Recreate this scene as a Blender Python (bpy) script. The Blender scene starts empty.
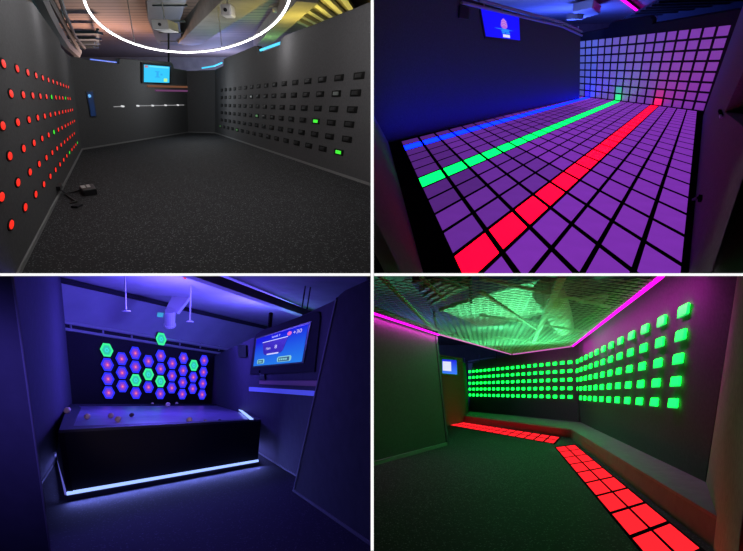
import bpy, bmesh, math, random
from mathutils import Vector, Matrix

# ------------------------------------------------------------------ camera, world, exposure
sc = bpy.context.scene
COL = sc.collection
EYE = Vector((0.0, 0.0, 2.75))
cam_data = bpy.data.cameras.new('camera')
cam_data.sensor_width = 36.0
cam_data.lens = 21.803
cam_data.clip_end = 200.0
cam = bpy.data.objects.new('camera', cam_data)
cam.location = EYE
cam.rotation_euler = (math.radians(90), 0, 0)
COL.objects.link(cam)
sc.camera = cam
world = bpy.data.worlds.new('hall_world')
sc.world = world
world.use_nodes = True
world.node_tree.nodes['Background'].inputs[0].default_value = (0.55, 0.55, 0.60, 1)
world.node_tree.nodes['Background'].inputs[1].default_value = 0.012
sc.view_settings.view_transform = 'Standard'
sc.view_settings.look = 'None'
sc.view_settings.exposure = 0.0
sc.view_settings.gamma = 1.0
sc.view_settings.use_curve_mapping = False
try:
    sc.cycles.use_denoising = True
    sc.cycles.sample_clamp_indirect = 4.0
    sc.cycles.max_bounces = 6
except Exception:
    pass

# ------------------------------------------------------------------ room frames and surveyed plans (metres)
TL = {'O': (0.0, 4.5, 2.785),
 'R': [(1.0, 0.0, 0.0), (0.0, 0.933037, 0.359779), (0.0, -0.359779, 0.933037)],
 'U': (0.1585, -0.0966, 1.0),
 'back': {'A': (-10.249, 12.251, 0.0),
          'B': (-10.188, 21.954, 0.0),
          'blue': [(0.743, 1.118), (1.051, 1.109), (1.004, 1.934), (0.642, 1.91)],
          'bluelight': [(1.269, 2.928), (3.04, 2.994)],
          'bluespot': [(0.766, 1.799)],
          'board': [(4.222, 2.289), (7.823, 2.412), (7.949, 3.351), (4.361, 3.183)],
          'knobs': [(2.953, 1.428), (4.201, 1.438), (5.561, 1.437), (6.923, 1.441), (8.376, 1.442)],
          'orange': [(5.17, 2.293), (9.928, 2.41), (9.921, 2.301), (5.157, 2.2)],
          'pole': [(8.247, 3.151), (8.442, 5.274)],
          'purple': [(5.929, 2.129), (9.915, 2.207), (9.908, 2.093), (5.917, 2.037)],
          'screen': [(4.803, 2.395), (7.357, 2.458), (7.465, 3.166), (4.903, 3.08)],
          'strip': [(2.32, 1.412), (3.013, 1.424), (4.175, 1.434), (9.246, 1.441)],
          'top': [(0.37, 2.979), (1.269, 2.928), (3.034, 2.959), (3.101, 3.131), (7.916, 3.366), (8.126, 3.121), (10.322, 3.137)]},
 'beam': [(-4.704, 12.227, 4.6), (-10.78, 23.82, 4.6), (-9.779, 24.292, 4.6), (-4.243, 14.074, 4.6), (-3.278, 12.227, 4.6)],
 'button_rows': [(1.26, 0.882, 1.956, 0.0018, 12), (1.385, 0.878, 1.671, 0.0006, 11), (0.572, 0.903, 1.374, 0.0001, 12), (0.624, 0.921, 1.083, -0.0025, 12),
                 (-0.131, 0.913, 0.793, -0.005, 10), (0.024, 0.903, 0.495, -0.0072, 14)],
 'duct': [(-7.02, 12.773, 4.7), (-8.989, 16.386, 4.7), (-14.478, 27.955, 4.7), (-12.809, 27.955, 4.7), (-7.991, 17.114, 4.7), (-5.874, 12.773, 4.7)],
 'gadget': [(-5.536, 4.336, 0.0), (-5.171, 3.851, 0.0), (-5.029, 4.039, 0.0), (-5.421, 4.599, 0.0), (-4.757, 2.984, 0.0), (-5.024, 3.214, 0.0), (-5.038, 3.628, 0.0)],
 'left': {'A': (-3.515, -0.001, 0.0),
          'B': (-10.249, 12.251, 0.0),
          'green': [(0.146, 1.071)],
          'plug': [(4.486, 0.141)],
          'sz': [(-0.141, 0.811), (0.161, 0.759), (0.042, 0.829), (-0.052, 0.746)],
          'top': [(5.14, 3.087), (8.21, 3.055), (9.952, 3.035), (10.285, 2.886), (12.1, 2.915), (19.129, 3.325)]},
 'mid': {'A': (-10.188, 21.954, 0.0), 'B': (-8.522, 21.439, 0.0), 'cyan': [(1.045, 3.247), (1.676, 3.328), (2.178, 3.478)], 'top': [(0.278, 3.097), (1.497, 3.122)]},
 'pipe': [(-6.584, 6.03, 3.6), (-7.521, 7.642, 3.6), (-9.019, 10.266, 3.6), (-11.373, 14.519, 3.6), (-13.248, 18.261, 3.6)],
 'pipe2': [(-7.34, 7.556, 3.9), (-8.506, 9.684, 3.9), (-10.241, 12.848, 3.9), (-14.464, 20.611, 3.9)],
 'proj1': [(-7.893, 14.549, 4.0), (-7.338, 14.549, 4.0), (-6.264, 11.939, 4.0), (-6.737, 11.939, 4.0)],
 'proj2': [(-4.442, 11.147, 4.0), (-4.143, 11.147, 4.0), (-3.772, 9.856, 4.0), (-4.045, 9.856, 4.0)],
 'ribs': [(-2.845, 15.698, 4.8), (-2.258, 19.483, 4.8), (-2.144, 14.705, 4.8), (-1.408, 17.292, 4.8), (-1.602, 13.644, 4.8), (-1.037, 15.91, 4.8)],
 'ribs2': [(-5.631, 21.83, 4.8), (-3.795, 19.483, 4.8), (-3.725, 17.799, 4.8), (-3.329, 19.483, 4.8)],
 'right': {'A': (-8.522, 21.439, 0.0),
           'B': (-0.01, 4.935, 0.0),
           'cyan1': [(-0.343, 3.3), (1.92, 3.339)],
           'cyan2': [(8.947, 3.253), (11.466, 3.242)],
           'grn': [(15.045, 1.132), (16.757, 0.503), (3.98, 1.776), (8.247, 1.778), (9.196, 1.103), (6.049, 0.425)],
           'last': [(1.644, 0.444), (16.785, 0.506)],
           'sz': [(15.789, 1.157), (16.402, 1.166), (16.023, 1.221), (16.068, 1.076)],
           'top': [(-0.343, 3.136), (2.187, 3.172), (2.297, 3.461), (8.493, 3.424), (8.903, 3.192), (11.471, 3.22), (11.51, 3.317), (11.797, 3.384), (14.47, 3.367),
                   (17.368, 3.358)],
           'wht': [(16.13, 1.757)]},
 'ring': [(-1.383, 4.684, 3.35), (-1.46, 5.101, 3.35), (-1.56, 5.559, 3.35), (-1.685, 6.06, 3.35), (-1.838, 6.605, 3.35), (-2.022, 7.197, 3.35), (-2.24, 7.833, 3.35),
          (-2.495, 8.512, 3.35), (-2.79, 9.23, 3.35), (-3.124, 9.978, 3.35), (-3.499, 10.744, 3.35), (-3.911, 11.514, 3.35), (-4.356, 12.265, 3.35),
          (-4.826, 12.973, 3.35), (-5.309, 13.61, 3.35), (-5.791, 14.147, 3.35), (-6.255, 14.554, 3.35), (-6.684, 14.809, 3.35), (-7.06, 14.895, 3.35),
          (-7.371, 14.809, 3.35), (-7.604, 14.554, 3.35), (-7.756, 14.147, 3.35), (-7.827, 13.61, 3.35), (-7.822, 12.973, 3.35), (-7.749, 12.265, 3.35),
          (-7.618, 11.514, 3.35), (-7.441, 10.744, 3.35), (-7.228, 9.978, 3.35), (-6.989, 9.23, 3.35), (-6.734, 8.512, 3.35), (-6.468, 7.833, 3.35),
          (-6.199, 7.197, 3.35), (-5.93, 6.605, 3.35), (-5.665, 6.06, 3.35), (-5.406, 5.559, 3.35), (-5.155, 5.101, 3.35), (-4.913, 4.684, 3.35), (-4.68, 4.306, 3.35),
          (-4.457, 3.963, 3.35), (-4.244, 3.654, 3.35), (-4.04, 3.375, 3.35), (-3.846, 3.125, 3.35), (-3.662, 2.902, 3.35), (-3.486, 2.703, 3.35), (-3.318, 2.526, 3.35),
          (-3.158, 2.371, 3.35), (-3.006, 2.236, 3.35), (-2.861, 2.119, 3.35), (-2.723, 2.02, 3.35), (-2.592, 1.938, 3.35), (-2.467, 1.871, 3.35), (-2.348, 1.82, 3.35),
          (-2.235, 1.784, 3.35), (-2.127, 1.762, 3.35), (-2.025, 1.755, 3.35), (-1.929, 1.762, 3.35), (-1.838, 1.784, 3.35), (-1.753, 1.82, 3.35), (-1.673, 1.871, 3.35),
          (-1.599, 1.938, 3.35), (-1.531, 2.02, 3.35), (-1.469, 2.119, 3.35), (-1.413, 2.236, 3.35), (-1.365, 2.371, 3.35), (-1.324, 2.526, 3.35), (-1.292, 2.703, 3.35),
          (-1.268, 2.902, 3.35), (-1.255, 3.125, 3.35), (-1.252, 3.375, 3.35), (-1.262, 3.654, 3.35), (-1.286, 3.963, 3.35), (-1.326, 4.306, 3.35)],
 'ringH': 3.35,
 'vent': [(-14.54, 20.21, 4.6), (-13.286, 20.21, 4.6), (-14.837, 22.924, 4.6), (-16.129, 22.924, 4.6), (-18.611, 26.922, 4.6), (-17.058, 26.922, 4.6)]}
TR = {'O': (0.0, 4.5, 2.774),
 'R': [(0.999981, 0.0, 0.00609), (-0.00259, 0.905089, 0.425213), (-0.005512, -0.425221, 0.905073)],
 'U': (-0.5278, -0.8471, 1.0),
 'back_top': [(0.218, 8.83), (4.297, 9.02), (4.394, 9.44), (4.778, 9.57), (7.852, 9.617), (8.912, 9.506), (9.252, 9.273), (9.434, 8.787), (16.171, 8.955)],
 'deck': [(21.677, 35.449, 4.7), (21.332, 25.892, 4.7), (17.331, 20.325, 4.7), (13.375, 20.152, 4.7)],
 'duct': [(11.891, 26.442, 4.6), (14.538, 31.932, 4.6), (14.141, 27.747, 4.6), (12.143, 24.37, 4.6)],
 'lamp': [(12.828, 28.288, 4.6)],
 'left': {'A': (0.449, 8.698, 0.0),
          'B': (1.028, 9.513, 0.0),
          'end': [(22.241, 0.0)],
          'pipe1': [(7.066, 3.533), (18.129, 3.495), (22.454, 3.267)],
          'pipe2': [(8.418, 3.7), (18.148, 3.654), (22.435, 3.453)],
          'screen': [(8.491, 2.73), (11.97, 2.715), (12.194, 3.552), (8.528, 3.557)],
          'speaker': [(6.58, 3.128), (7.286, 3.119), (7.511, 3.459), (6.879, 3.46)],
          'top': [(8.418, 3.7), (13.629, 3.576), (22.447, 3.337)]},
 'near': {'A': (0.449, 8.698, 0.0), 'B': (0.456, 7.698, 0.0), 'top': [(0.237, 0.736)]},
 'neon': [(13.051, 23.417, 5.0), (19.775, 33.381, 5.0)],
 'right': {'A': (13.975, 15.833, 0.0),
           'B': (13.412, 15.007, 0.0),
           'clip': [(16.86, 0.281)],
           'door': [(14.413, 1.794), (14.039, 1.196), (17.415, 1.427)],
           'knob': [(13.291, 1.115)],
           'speck': [(14.739, 1.58)]},
 'tile_A': (0.0046, -0.7656, 0.0039),
 'tile_B': (0.5924, 0.8865, -0.0063),
 'tile_O': (0.826, 8.906, -0.073),
 'wt_A': (0.0338, -0.7672, 0.0034),
 'wt_O': (14.672, 29.904, -0.218),
 'wt_V': (-0.2077, -0.3171, 0.4186)}
BL = {'O': (0.0, 4.5, -0.078),
 'R': [(0.999476, 0.0, -0.032383), (-0.008195, 0.967453, -0.252917), (0.031329, 0.25305, 0.966946)],
 'U': (0.2134, -0.7938, 1.0),
 'back': {'A': (-10.212, 11.426, 0.0),
          'B': (-9.766, 12.321, 0.0),
          'dark': [(2.385, 3.832)],
          'end': [(7.103, 0.887)],
          'top': [(0.459, 4.671), (3.488, 4.541), (9.028, 4.477)],
          'truss': [(-0.38, 3.522), (4.733, 3.21), (7.841, 3.325)],
          'truss2': [(-0.105, 3.398), (4.741, 3.044), (7.878, 3.07)]},
 'balls': [(-6.77, 5.445, 0.95), (-5.86, 4.7, 0.95), (-5.659, 5.222, 0.95), (-4.982, 4.246, 0.95), (-5.521, 5.843, 0.95), (-7.234, 11.762, 0.95), (-7.826, 13.979, 0.95),
           (-8.413, 13.117, 0.95), (-3.72, 4.613, 0.95), (-3.392, 4.449, 0.95), (-3.194, 4.764, 0.95)],
 'beam': [(-4.602, 5.805, 4.25), (-2.628, 11.05, 4.25)],
 'beam2': [(-1.845, 5.641, 4.3), (-1.223, 7.778, 4.3)],
 'block': [(-3.107, -0.14, 0.0), (-3.927, -0.217, 0.0)],
 'cstrip': [(-4.718, 11.754, 0.97), (-2.598, 5.377, 0.97)],
 'cyan': [(-7.031, 9.838, 3.9)],
 'hex_A': (0.2422, 0.4864, -0.0022),
 'hex_O': (-9.33, 11.54, 1.354),
 'hex_V': (0.0994, -0.3685, 0.4685),
 'hex_hi': [(3.95, 4.303)],
 'hex_sz': [(-0.453, 1.973), (0.452, 2.048), (0.014, 2.453), (-0.027, 1.561)],
 'left': {'A': (-5.355, 2.914, 0.0), 'B': (-6.794, 5.457, 0.0), 'c': [(9.625, 0.906)]},
 'pillar': {'A': (-1.26, 3.003, 0.0), 'B': (-0.002, 0.406, 0.0), 'top': [(0.336, 2.726), (0.414, 2.764), (0.588, 2.796), (1.314, 2.772)]},
 'red': [(-5.017, 6.493, 4.4), (-4.629, 7.054, 4.4)],
 'right': {'A': (-2.801, 7.276, 0.0),
           'B': (-1.428, 4.359, 0.0),
           'blue': [(-2.186, 1.55), (3.64, 1.523), (3.593, 1.604), (-2.248, 1.659)],
           'board': [(-2.336, 2.063), (-2.185, 2.967), (-1.494, 3.02), (2.793, 2.902), (3.096, 2.811), (3.203, 1.918)],
           'cam': [(-0.944, 1.857), (-0.277, 1.849), (-0.451, 1.967), (-0.897, 1.977)],
           'cord': [(-1.067, 2.174), (-0.884, 1.953)],
           'far': [(-8.511, 2.962)],
           'pink': [(-0.932, 1.735), (3.546, 1.685), (3.495, 1.775), (-0.982, 1.821)],
           'screen': [(-1.838, 2.202), (2.529, 2.119), (2.561, 2.738), (-1.802, 2.862)],
           'spk': [(-4.344, 2.56), (-3.012, 2.489), (-3.201, 2.821), (-4.566, 2.951)]},
 'rod1': [(-6.905, 7.383, 3.6)],
 'rod1t': [(-6.863, 6.957, 4.5)],
 'rod2': [(-5.802, 9.156, 3.6)],
 'rods3': [(-2.056, 7.683, 3.9), (-1.93, 7.819, 3.9)],
 'spot': [(-6.833, 10.0, 3.9)],
 'tub_base': [(-4.305, 1.893, 0.0), (-2.434, 5.457, 0.0), (-6.807, 5.454, 0.0)],
 'tub_inner': [(-4.669, 2.331, 0.95), (-2.597, 5.435, 0.95), (-5.06, 12.716, 0.95), (-9.647, 10.132, 0.95), (-8.989, 8.799, 0.95)],
 'tub_top': [(-4.47, 1.726, 0.95), (-2.46, 5.514, 0.95), (-4.944, 12.847, 0.95), (-9.749, 10.267, 0.95), (-8.506, 7.445, 0.95)]}
BR = {'O': (0.0, 4.5, -0.005),
 'R': [(0.999998, 0.0, 0.002), (0.000487, 0.969914, -0.243447), (-0.00194, 0.243448, 0.969912)],
 'U': (-0.1679, -0.6812, 1.0),
 'bars': [(0.12, 0.864, 3.05), (1.862, 7.571, 3.05), (2.588, 0.884, 3.05), (6.314, 13.078, 3.05), (1.501, 0.989, 3.05), (4.479, 3.299, 3.05), (2.255, 4.219, 3.05),
          (5.874, 7.177, 3.05), (3.636, 8.359, 3.05), (7.207, 11.356, 3.05), (1.7, 1.844, 3.05), (4.355, 6.722, 3.05), (0.661, 0.868, 3.05), (1.269, 2.577, 3.05)],
 'bench_back': [(5.48, 21.137, 0.32), (8.11, 13.515, 0.32), (4.736, 1.87, 0.32)],
 'bench_base': [(4.344, 17.262, 0.0), (6.417, 10.31, 0.0), (3.448, 0.038, 0.0)],
 'bench_front': [(4.368, 17.109, 0.32), (6.308, 9.959, 0.32), (3.478, -0.051, 0.32)],
 'ceil': [(0.014, 3.399, 3.0), (1.799, 7.143, 3.0), (6.083, 14.77, 3.0), (7.023, 10.801, 3.0), (3.816, 0.694, 3.0), (3.268, -0.786, 3.0)],
 'deck': [(2.189, 9.159, 4.0), (2.793, 7.492, 4.0), (4.208, 4.7, 4.0), (5.699, 9.589, 4.0), (4.429, 13.288, 4.0)],
 'discs': [(4.31, 3.538, 3.25), (5.743, 8.571, 3.25)],
 'end_top': [(4.736, 1.87, 0.32)],
 'far': [(4.358, 17.262, 0.0), (3.378, 15.631, 0.0)],
 'far_screen': [(2.176, 2.188), (0.495, 2.177), (0.426, 2.779), (2.057, 2.738)],
 'hang': [(1.67, 2.347, 3.4), (2.198, 4.738, 3.4), (1.543, 5.935, 3.4), (2.012, 8.967, 3.4)],
 'left': {'A': (0.008, 5.085, 0.0), 'B': (2.189, 8.661, 0.0), 'top': [(0.997, 3.057), (4.265, 2.926)]},
 'nozzle': [(3.753, 4.284, 3.7), (4.892, 6.658, 3.7), (6.348, 9.806, 3.7)],
 'pb_A': (0.1055, -0.4656, 0.0022),
 'pb_O': (5.699, 21.893, 1.201),
 'pb_V': (-0.0071, -0.0977, 0.3253),
 'pb_pts': [(19.86, 5.3), (19.842, -2.719), (19.96, -4.527), (-0.507, 5.19), (-0.738, -5.279), (9.896, 5.663)],
 'pr_A': (-0.2857, -0.9637, 0.0117),
 'pr_O': (7.937, 12.975, 1.214),
 'pr_V': (-0.0634, -0.2398, 0.3303),
 'pr_pts': [(-0.233, 5.273), (0.072, -2.719), (0.424, -4.567), (12.418, 4.404), (12.507, -0.334), (12.541, -3.007), (12.951, -6.428), (9.758, 6.379), (5.627, 6.157)],
 's1': [(5.286, 8.794, 0.0), (6.163, 10.539, 0.0), (4.382, 17.558, 0.0), (3.411, 15.644, 0.0)],
 's2': [(2.802, 0.386, 0.0), (2.639, 1.469, 0.0), (4.44, 6.114, 0.0)],
 's2_A': (0.3931, 0.28, 0.0),
 's2_B': (0.2761, 0.954, 0.0),
 's2_O': (2.794, 0.375, 0.0),
 'unit': [(0.855, 4.164, 3.7), (1.341, 3.476, 3.7), (2.156, 4.563, 3.7), (1.613, 6.769, 3.7)]}

class Room:
    def __init__(s, plan, sx, sz):
        s.plan = plan; s.O = Vector(plan['O']); r = plan['R']; s.U = Vector(plan['U'])
        s.M = Matrix(((r[0][0], r[1][0], r[2][0], s.O.x), (r[0][1], r[1][1], r[2][1], s.O.y), (r[0][2], r[1][2], r[2][2], s.O.z), (0, 0, 0, 1)))
        s.Mi = s.M.inverted(); s.eye = s.Mi @ EYE; s.sx = sx; s.sz = sz
BUTTON = Room(TL, -1, 1)      # room of the red wall buttons
GRID = Room(TR, 1, 1)         # room of the glowing tile floor
BALL = Room(BL, -1, -1)       # room of the ball table and hexagon targets
PANEL = Room(BR, 1, -1)       # room of the green wall panels

def lamp(room, kind, loc, energy, color, size=0.3, target=None, spot=70, blend=0.6, size_y=None):
    d = bpy.data.lights.new('unseen_lamp', kind); d.energy = energy; d.color = color
    if kind == 'AREA':
        d.size = size
        if size_y: d.shape = 'RECTANGLE'; d.size_y = size_y
    else: d.shadow_soft_size = size
    if kind == 'SPOT': d.spot_size = math.radians(spot); d.spot_blend = blend
    o = bpy.data.objects.new('unseen_lamp', d); COL.objects.link(o)
    p = room.M @ Vector(loc); o.location = p
    if target is not None:
        o.rotation_euler = ((room.M @ Vector(target)) - p).to_track_quat('-Z', 'Y').to_euler()
    return o
def strip_lamp(room, a, b, facing, width, energy, color):
    # the light given off by a straight led strip from a to b
    a = room.M @ Vector(a); b = room.M @ Vector(b); x = (b - a).normalized(); z = -(room.M.to_3x3() @ Vector(facing)); z = (z - x * z.dot(x)).normalized(); y = z.cross(x)
    d = bpy.data.lights.new('strip_light', 'AREA'); d.shape = 'RECTANGLE'; d.size = (b - a).length; d.size_y = width; d.energy = energy; d.color = color
    o = bpy.data.objects.new('strip_light', d); COL.objects.link(o)
    m = (a + b) / 2; o.matrix_world = Matrix(((x.x, y.x, z.x, m.x), (x.y, y.y, z.y, m.y), (x.z, y.z, z.z, m.z), (0, 0, 0, 1)))
    return o
# unseen coloured lamps of each room; added fills are marked
lamp(BUTTON, 'POINT', (-14.0, 22.5, 2.6), 1000, (1.0, 0.62, 0.48), 0.4)  # added behind the back wall to brighten the brown ceiling
lamp(BUTTON, 'POINT', (-12.5, 12.0, 2.6), 160, (0.3, 0.75, 0.9), 0.4)
lamp(BUTTON, 'POINT', (-2.6, 14.5, 3.0), 380, (1.0, 0.78, 0.12), 0.3)
lamp(BUTTON, 'POINT', (-5.2, 20.0, 3.1), 160, (0.35, 0.9, 0.25), 0.3)
lamp(BUTTON, 'POINT', (-9.5, 25.5, 3.0), 500, (0.25, 0.38, 1.0), 0.4)
lamp(BUTTON, 'POINT', (-12.0, 35.0, 2.5), 1500, (0.4, 0.5, 1.0), 0.4)  # added to brighten the far rear wall
lamp(BUTTON, 'POINT', (-7.9, 17.0, 2.3), 110, (0.92, 0.96, 1.0), 0.5)  # unseen fill added for the back wall and far floor
lamp(GRID, 'POINT', (13.5, 31.0, 2.4), 1700, (0.05, 0.10, 1.0), 0.5)
lamp(GRID, 'POINT', (8.5, 24.0, 2.6), 500, (0.15, 0.22, 1.0), 0.5)
lamp(GRID, 'POINT', (21.0, 25.0, 3.0), 300, (0.6, 0.2, 0.9), 0.5)
lamp(BALL, 'POINT', (-5.7, 7.4, 3.3), 520, (0.13, 0.09, 1.0), 0.4)
lamp(BALL, 'POINT', (-4.0, 10.3, 3.4), 520, (0.13, 0.09, 1.0), 0.4)
lamp(BALL, 'POINT', (-3.2, 10.5, 3.6), 25, (0.1, 1.0, 0.25), 0.3)
lamp(BALL, 'POINT', (-7.5, 12.5, 3.9), 25, (0.08, 0.4, 0.9), 0.3)
lamp(BALL, 'POINT', (-2.0, 1.4, 2.2), 34, (0.2, 0.12, 1.0), 0.5)  # unseen violet fill added for the near surfaces
lamp(BALL, 'SPOT', (-2.4, -3.0, 1.2), 150, (0.16, 0.12, 1.0), 0.3, target=(-3.7, -0.1, 1.5), spot=80, blend=1.0)  # unseen spot added to light the near left wall end
lamp(BALL, 'SPOT', (-1.6, -1.2, 2.0), 170, (1.0, 0.8, 0.72), 0.2, target=(-5.8, 6.2, 0.95), spot=32)  # unseen warm spot added to brighten the balls
lamp(PANEL, 'POINT', (2.2, 18.5, 2.4), 600, (0.15, 0.25, 1.0), 0.4)
lamp(PANEL, 'POINT', (4.8, 8.6, 1.6), 10, (0.12, 1.0, 0.36), 0.5)  # unseen green fill added over the carpet
lamp(PANEL, 'SPOT', (5.0, 9.4, 0.9), 1300, (0.12, 1.0, 0.36), 0.4, target=(4.3, 8.2, 4.0), spot=115, blend=0.8)  # unseen uplight added to turn mesh and ceiling green
lamp(PANEL, 'POINT', (2.7, 4.2, 2.2), 14, (0.2, 1.0, 0.42), 0.4)  # unseen green fill added below the mesh
lamp(PANEL, 'POINT', (3.0, 5.6, 3.2), 45, (0.12, 1.0, 0.38), 0.3)  # unseen green fill added just above the mesh


# ------------------------------------------------------------------ materials
def nt(name):
    m = bpy.data.materials.new(name); m.use_nodes = True
    return m, m.node_tree.nodes, m.node_tree.links, m.node_tree.nodes['Principled BSDF']
def mat(name, c, rough=0.7, metal=0.0, noise=0.0, scale=8.0, bump=0.0, spec=0.3):
    m, n, l, b = nt(name)
    b.inputs['Base Color'].default_value = (*c, 1); b.inputs['Roughness'].default_value = rough
    b.inputs['Metallic'].default_value = metal; b.inputs['Specular IOR Level'].default_value = spec
    if noise or bump:
        tc = n.new('ShaderNodeTexCoord'); t = n.new('ShaderNodeTexNoise'); t.inputs['Scale'].default_value = scale; t.inputs['Detail'].default_value = 4
        l.new(tc.outputs['Object'], t.inputs['Vector'])
        if noise:
            r = n.new('ShaderNodeValToRGB')
            r.color_ramp.elements[0].position = 0.3; r.color_ramp.elements[1].position = 0.7
            r.color_ramp.elements[0].color = (*[x * (1 - noise) for x in c], 1); r.color_ramp.elements[1].color = (*[min(1, x * (1 + noise)) for x in c], 1)
            l.new(t.outputs['Fac'], r.inputs['Fac']); l.new(r.outputs['Color'], b.inputs['Base Color'])
        if bump:
            u = n.new('ShaderNodeBump'); u.inputs['Strength'].default_value = bump; u.inputs['Distance'].default_value = 0.02
            l.new(t.outputs['Fac'], u.inputs['Height']); l.new(u.outputs['Normal'], b.inputs['Normal'])
    return m
def glow(name, c, s=1.0, base=(0.012, 0.012, 0.012), noise=0.0, spec=0.15):
    m, n, l, b = nt(name)
    b.inputs['Base Color'].default_value = (*base, 1); b.inputs['Roughness'].default_value = 0.5; b.inputs['Specular IOR Level'].default_value = spec
    b.inputs['Emission Color'].default_value = (*c, 1); b.inputs['Emission Strength'].default_value = s
    if noise:
        tc = n.new('ShaderNodeTexCoord'); t = n.new('ShaderNodeTexNoise'); t.inputs['Scale'].default_value = 3.0
        mr = n.new('ShaderNodeMapRange'); mr.inputs['To Min'].default_value = s * (1 - noise); mr.inputs['To Max'].default_value = s * (1 + noise)
        l.new(tc.outputs['Object'], t.inputs['Vector']); l.new(t.outputs['Fac'], mr.inputs['Value']); l.new(mr.outputs['Result'], b.inputs['Emission Strength'])
    return m
def speckle(name, base, fleck, scale, amount, rough=0.85):
    # black rubber with pale flecks
    m, n, l, b = nt(name)
    tc = n.new('ShaderNodeTexCoord'); v = n.new('ShaderNodeTexVoronoi'); v.inputs['Scale'].default_value = scale
    l.new(tc.outputs['Object'], v.inputs['Vector'])
    sep = n.new('ShaderNodeSeparateColor'); l.new(v.outputs['Color'], sep.inputs['Color'])
    lt = n.new('ShaderNodeMath'); lt.operation = 'LESS_THAN'; lt.inputs[1].default_value = amount; l.new(sep.outputs[0], lt.inputs[0])
    d = n.new('ShaderNodeMath'); d.operation = 'LESS_THAN'; d.inputs[1].default_value = 0.42; l.new(v.outputs['Distance'], d.inputs[0])
    mu = n.new('ShaderNodeMath'); mu.operation = 'MULTIPLY'; l.new(lt.outputs[0], mu.inputs[0]); l.new(d.outputs[0], mu.inputs[1])
    mu2 = n.new('ShaderNodeMath'); mu2.operation = 'MULTIPLY'; l.new(mu.outputs[0], mu2.inputs[0]); l.new(sep.outputs[1], mu2.inputs[1])
    mx = n.new('ShaderNodeMix'); mx.data_type = 'RGBA'; mx.inputs[6].default_value = (*base, 1); mx.inputs[7].default_value = (*fleck, 1)
    l.new(mu2.outputs[0], mx.inputs[0]); l.new(mx.outputs[2], b.inputs['Base Color'])
    b.inputs['Roughness'].default_value = rough; b.inputs['Specular IOR Level'].default_value = 0.25
    return m
def screen_fade(name, c0, c1, axis_vec, lo, hi, s):
    # a picture on a display that runs from one colour to another
    m, n, l, b = nt(name)
    tc = n.new('ShaderNodeTexCoord'); dp = n.new('ShaderNodeVectorMath'); dp.operation = 'DOT_PRODUCT'; dp.inputs[1].default_value = axis_vec
    l.new(tc.outputs['Object'], dp.inputs[0]); mr = n.new('ShaderNodeMapRange'); mr.inputs['From Min'].default_value = lo; mr.inputs['From Max'].default_value = hi
    l.new(dp.outputs['Value'], mr.inputs['Value']); mx = n.new('ShaderNodeMix'); mx.data_type = 'RGBA'
    mx.inputs[6].default_value = (*c0, 1); mx.inputs[7].default_value = (*c1, 1); l.new(mr.outputs['Result'], mx.inputs[0])
    l.new(mx.outputs[2], b.inputs['Emission Color']); b.inputs['Emission Strength'].default_value = s; b.inputs['Base Color'].default_value = (0.005, 0.005, 0.005, 1); b.inputs['Specular IOR Level'].default_value = 0.0
    return m
def planks(name, c0, c1, period, axis='X'):
    m, n, l, b = nt(name)
    tc = n.new('ShaderNodeTexCoord'); w = n.new('ShaderNodeTexWave'); w.bands_direction = axis; w.inputs['Scale'].default_value = 1.0 / period / 3.1416 * 1.57
    w.inputs['Distortion'].default_value = 0.15; l.new(tc.outputs['Object'], w.inputs['Vector'])
    r = n.new('ShaderNodeValToRGB'); r.color_ramp.elements[0].color = (*c0, 1); r.color_ramp.elements[1].color = (*c1, 1)
    r.color_ramp.elements[0].position = 0.05; r.color_ramp.elements[1].position = 0.25
    l.new(w.outputs['Fac'], r.inputs['Fac']); l.new(r.outputs['Color'], b.inputs['Base Color']); b.inputs['Roughness'].default_value = 0.8
    return m
M = {}
M['felt'] = mat('charcoal_felt', (0.085, 0.085, 0.088), 0.95, noise=0.12, scale=25, bump=0.15, spec=0.1)
M['felt_dark'] = mat('black_felt', (0.022, 0.021, 0.026), 0.95, noise=0.15, scale=25, spec=0.1)
M['felt_blue'] = mat('grey_painted_board', (0.075, 0.070, 0.095), 0.9, noise=0.08, scale=6, spec=0.1)
M['felt_green'] = mat('grey_carpet_wall', (0.08, 0.077, 0.08), 0.95, noise=0.12, scale=20, spec=0.1)
M['rubber'] = speckle('speckled_rubber', (0.0135, 0.014, 0.016), (0.22, 0.225, 0.245), 55.0, 0.32)
M['rubber_dark'] = speckle('dark_speckled_rubber', (0.035, 0.035, 0.045), (0.12, 0.12, 0.15), 45.0, 0.2)
M['rubber_green'] = speckle('speckled_carpet', (0.022, 0.024, 0.026), (0.18, 0.19, 0.2), 45.0, 0.35)
M['black'] = mat('black_plastic', (0.012, 0.012, 0.014), 0.45)
M['dark'] = mat('dark_matte', (0.02, 0.02, 0.024), 0.9, spec=0.1)
M['soot'] = mat('partition_black', (0.006, 0.006, 0.006), 1.0, spec=0.0)
M['steel'] = mat('grey_steel', (0.35, 0.36, 0.38), 0.45, 0.4)
M['white_metal'] = mat('white_metal', (0.5, 0.5, 0.5), 0.6)
M['trim_grey'] = mat('grey_baseboard', (0.19, 0.19, 0.19), 0.7)
M['edge'] = glow('white_border_glow', (1, 1, 1), 1.05)  # own glow added so the dividing border reads white
M['ceil_brown'] = planks('brown_ceiling_boards', (0.12, 0.085, 0.07), (0.24, 0.17, 0.14), 1.1, 'Y')
M['concrete'] = mat('grey_concrete', (0.20, 0.19, 0.18), 0.9, noise=0.15, scale=1.5)
M['duct'] = mat('dark_duct', (0.06, 0.07, 0.075), 0.6)
M['tray'] = mat('grey_cable_tray', (0.05, 0.065, 0.075), 0.8)
M['ring'] = glow('ring_light_diffuser', (1, 0.97, 0.98), 6.0)
M['red_lens'] = glow('red_button_lens', (1.1, 0.026, 0.012), 1.0)
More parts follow.
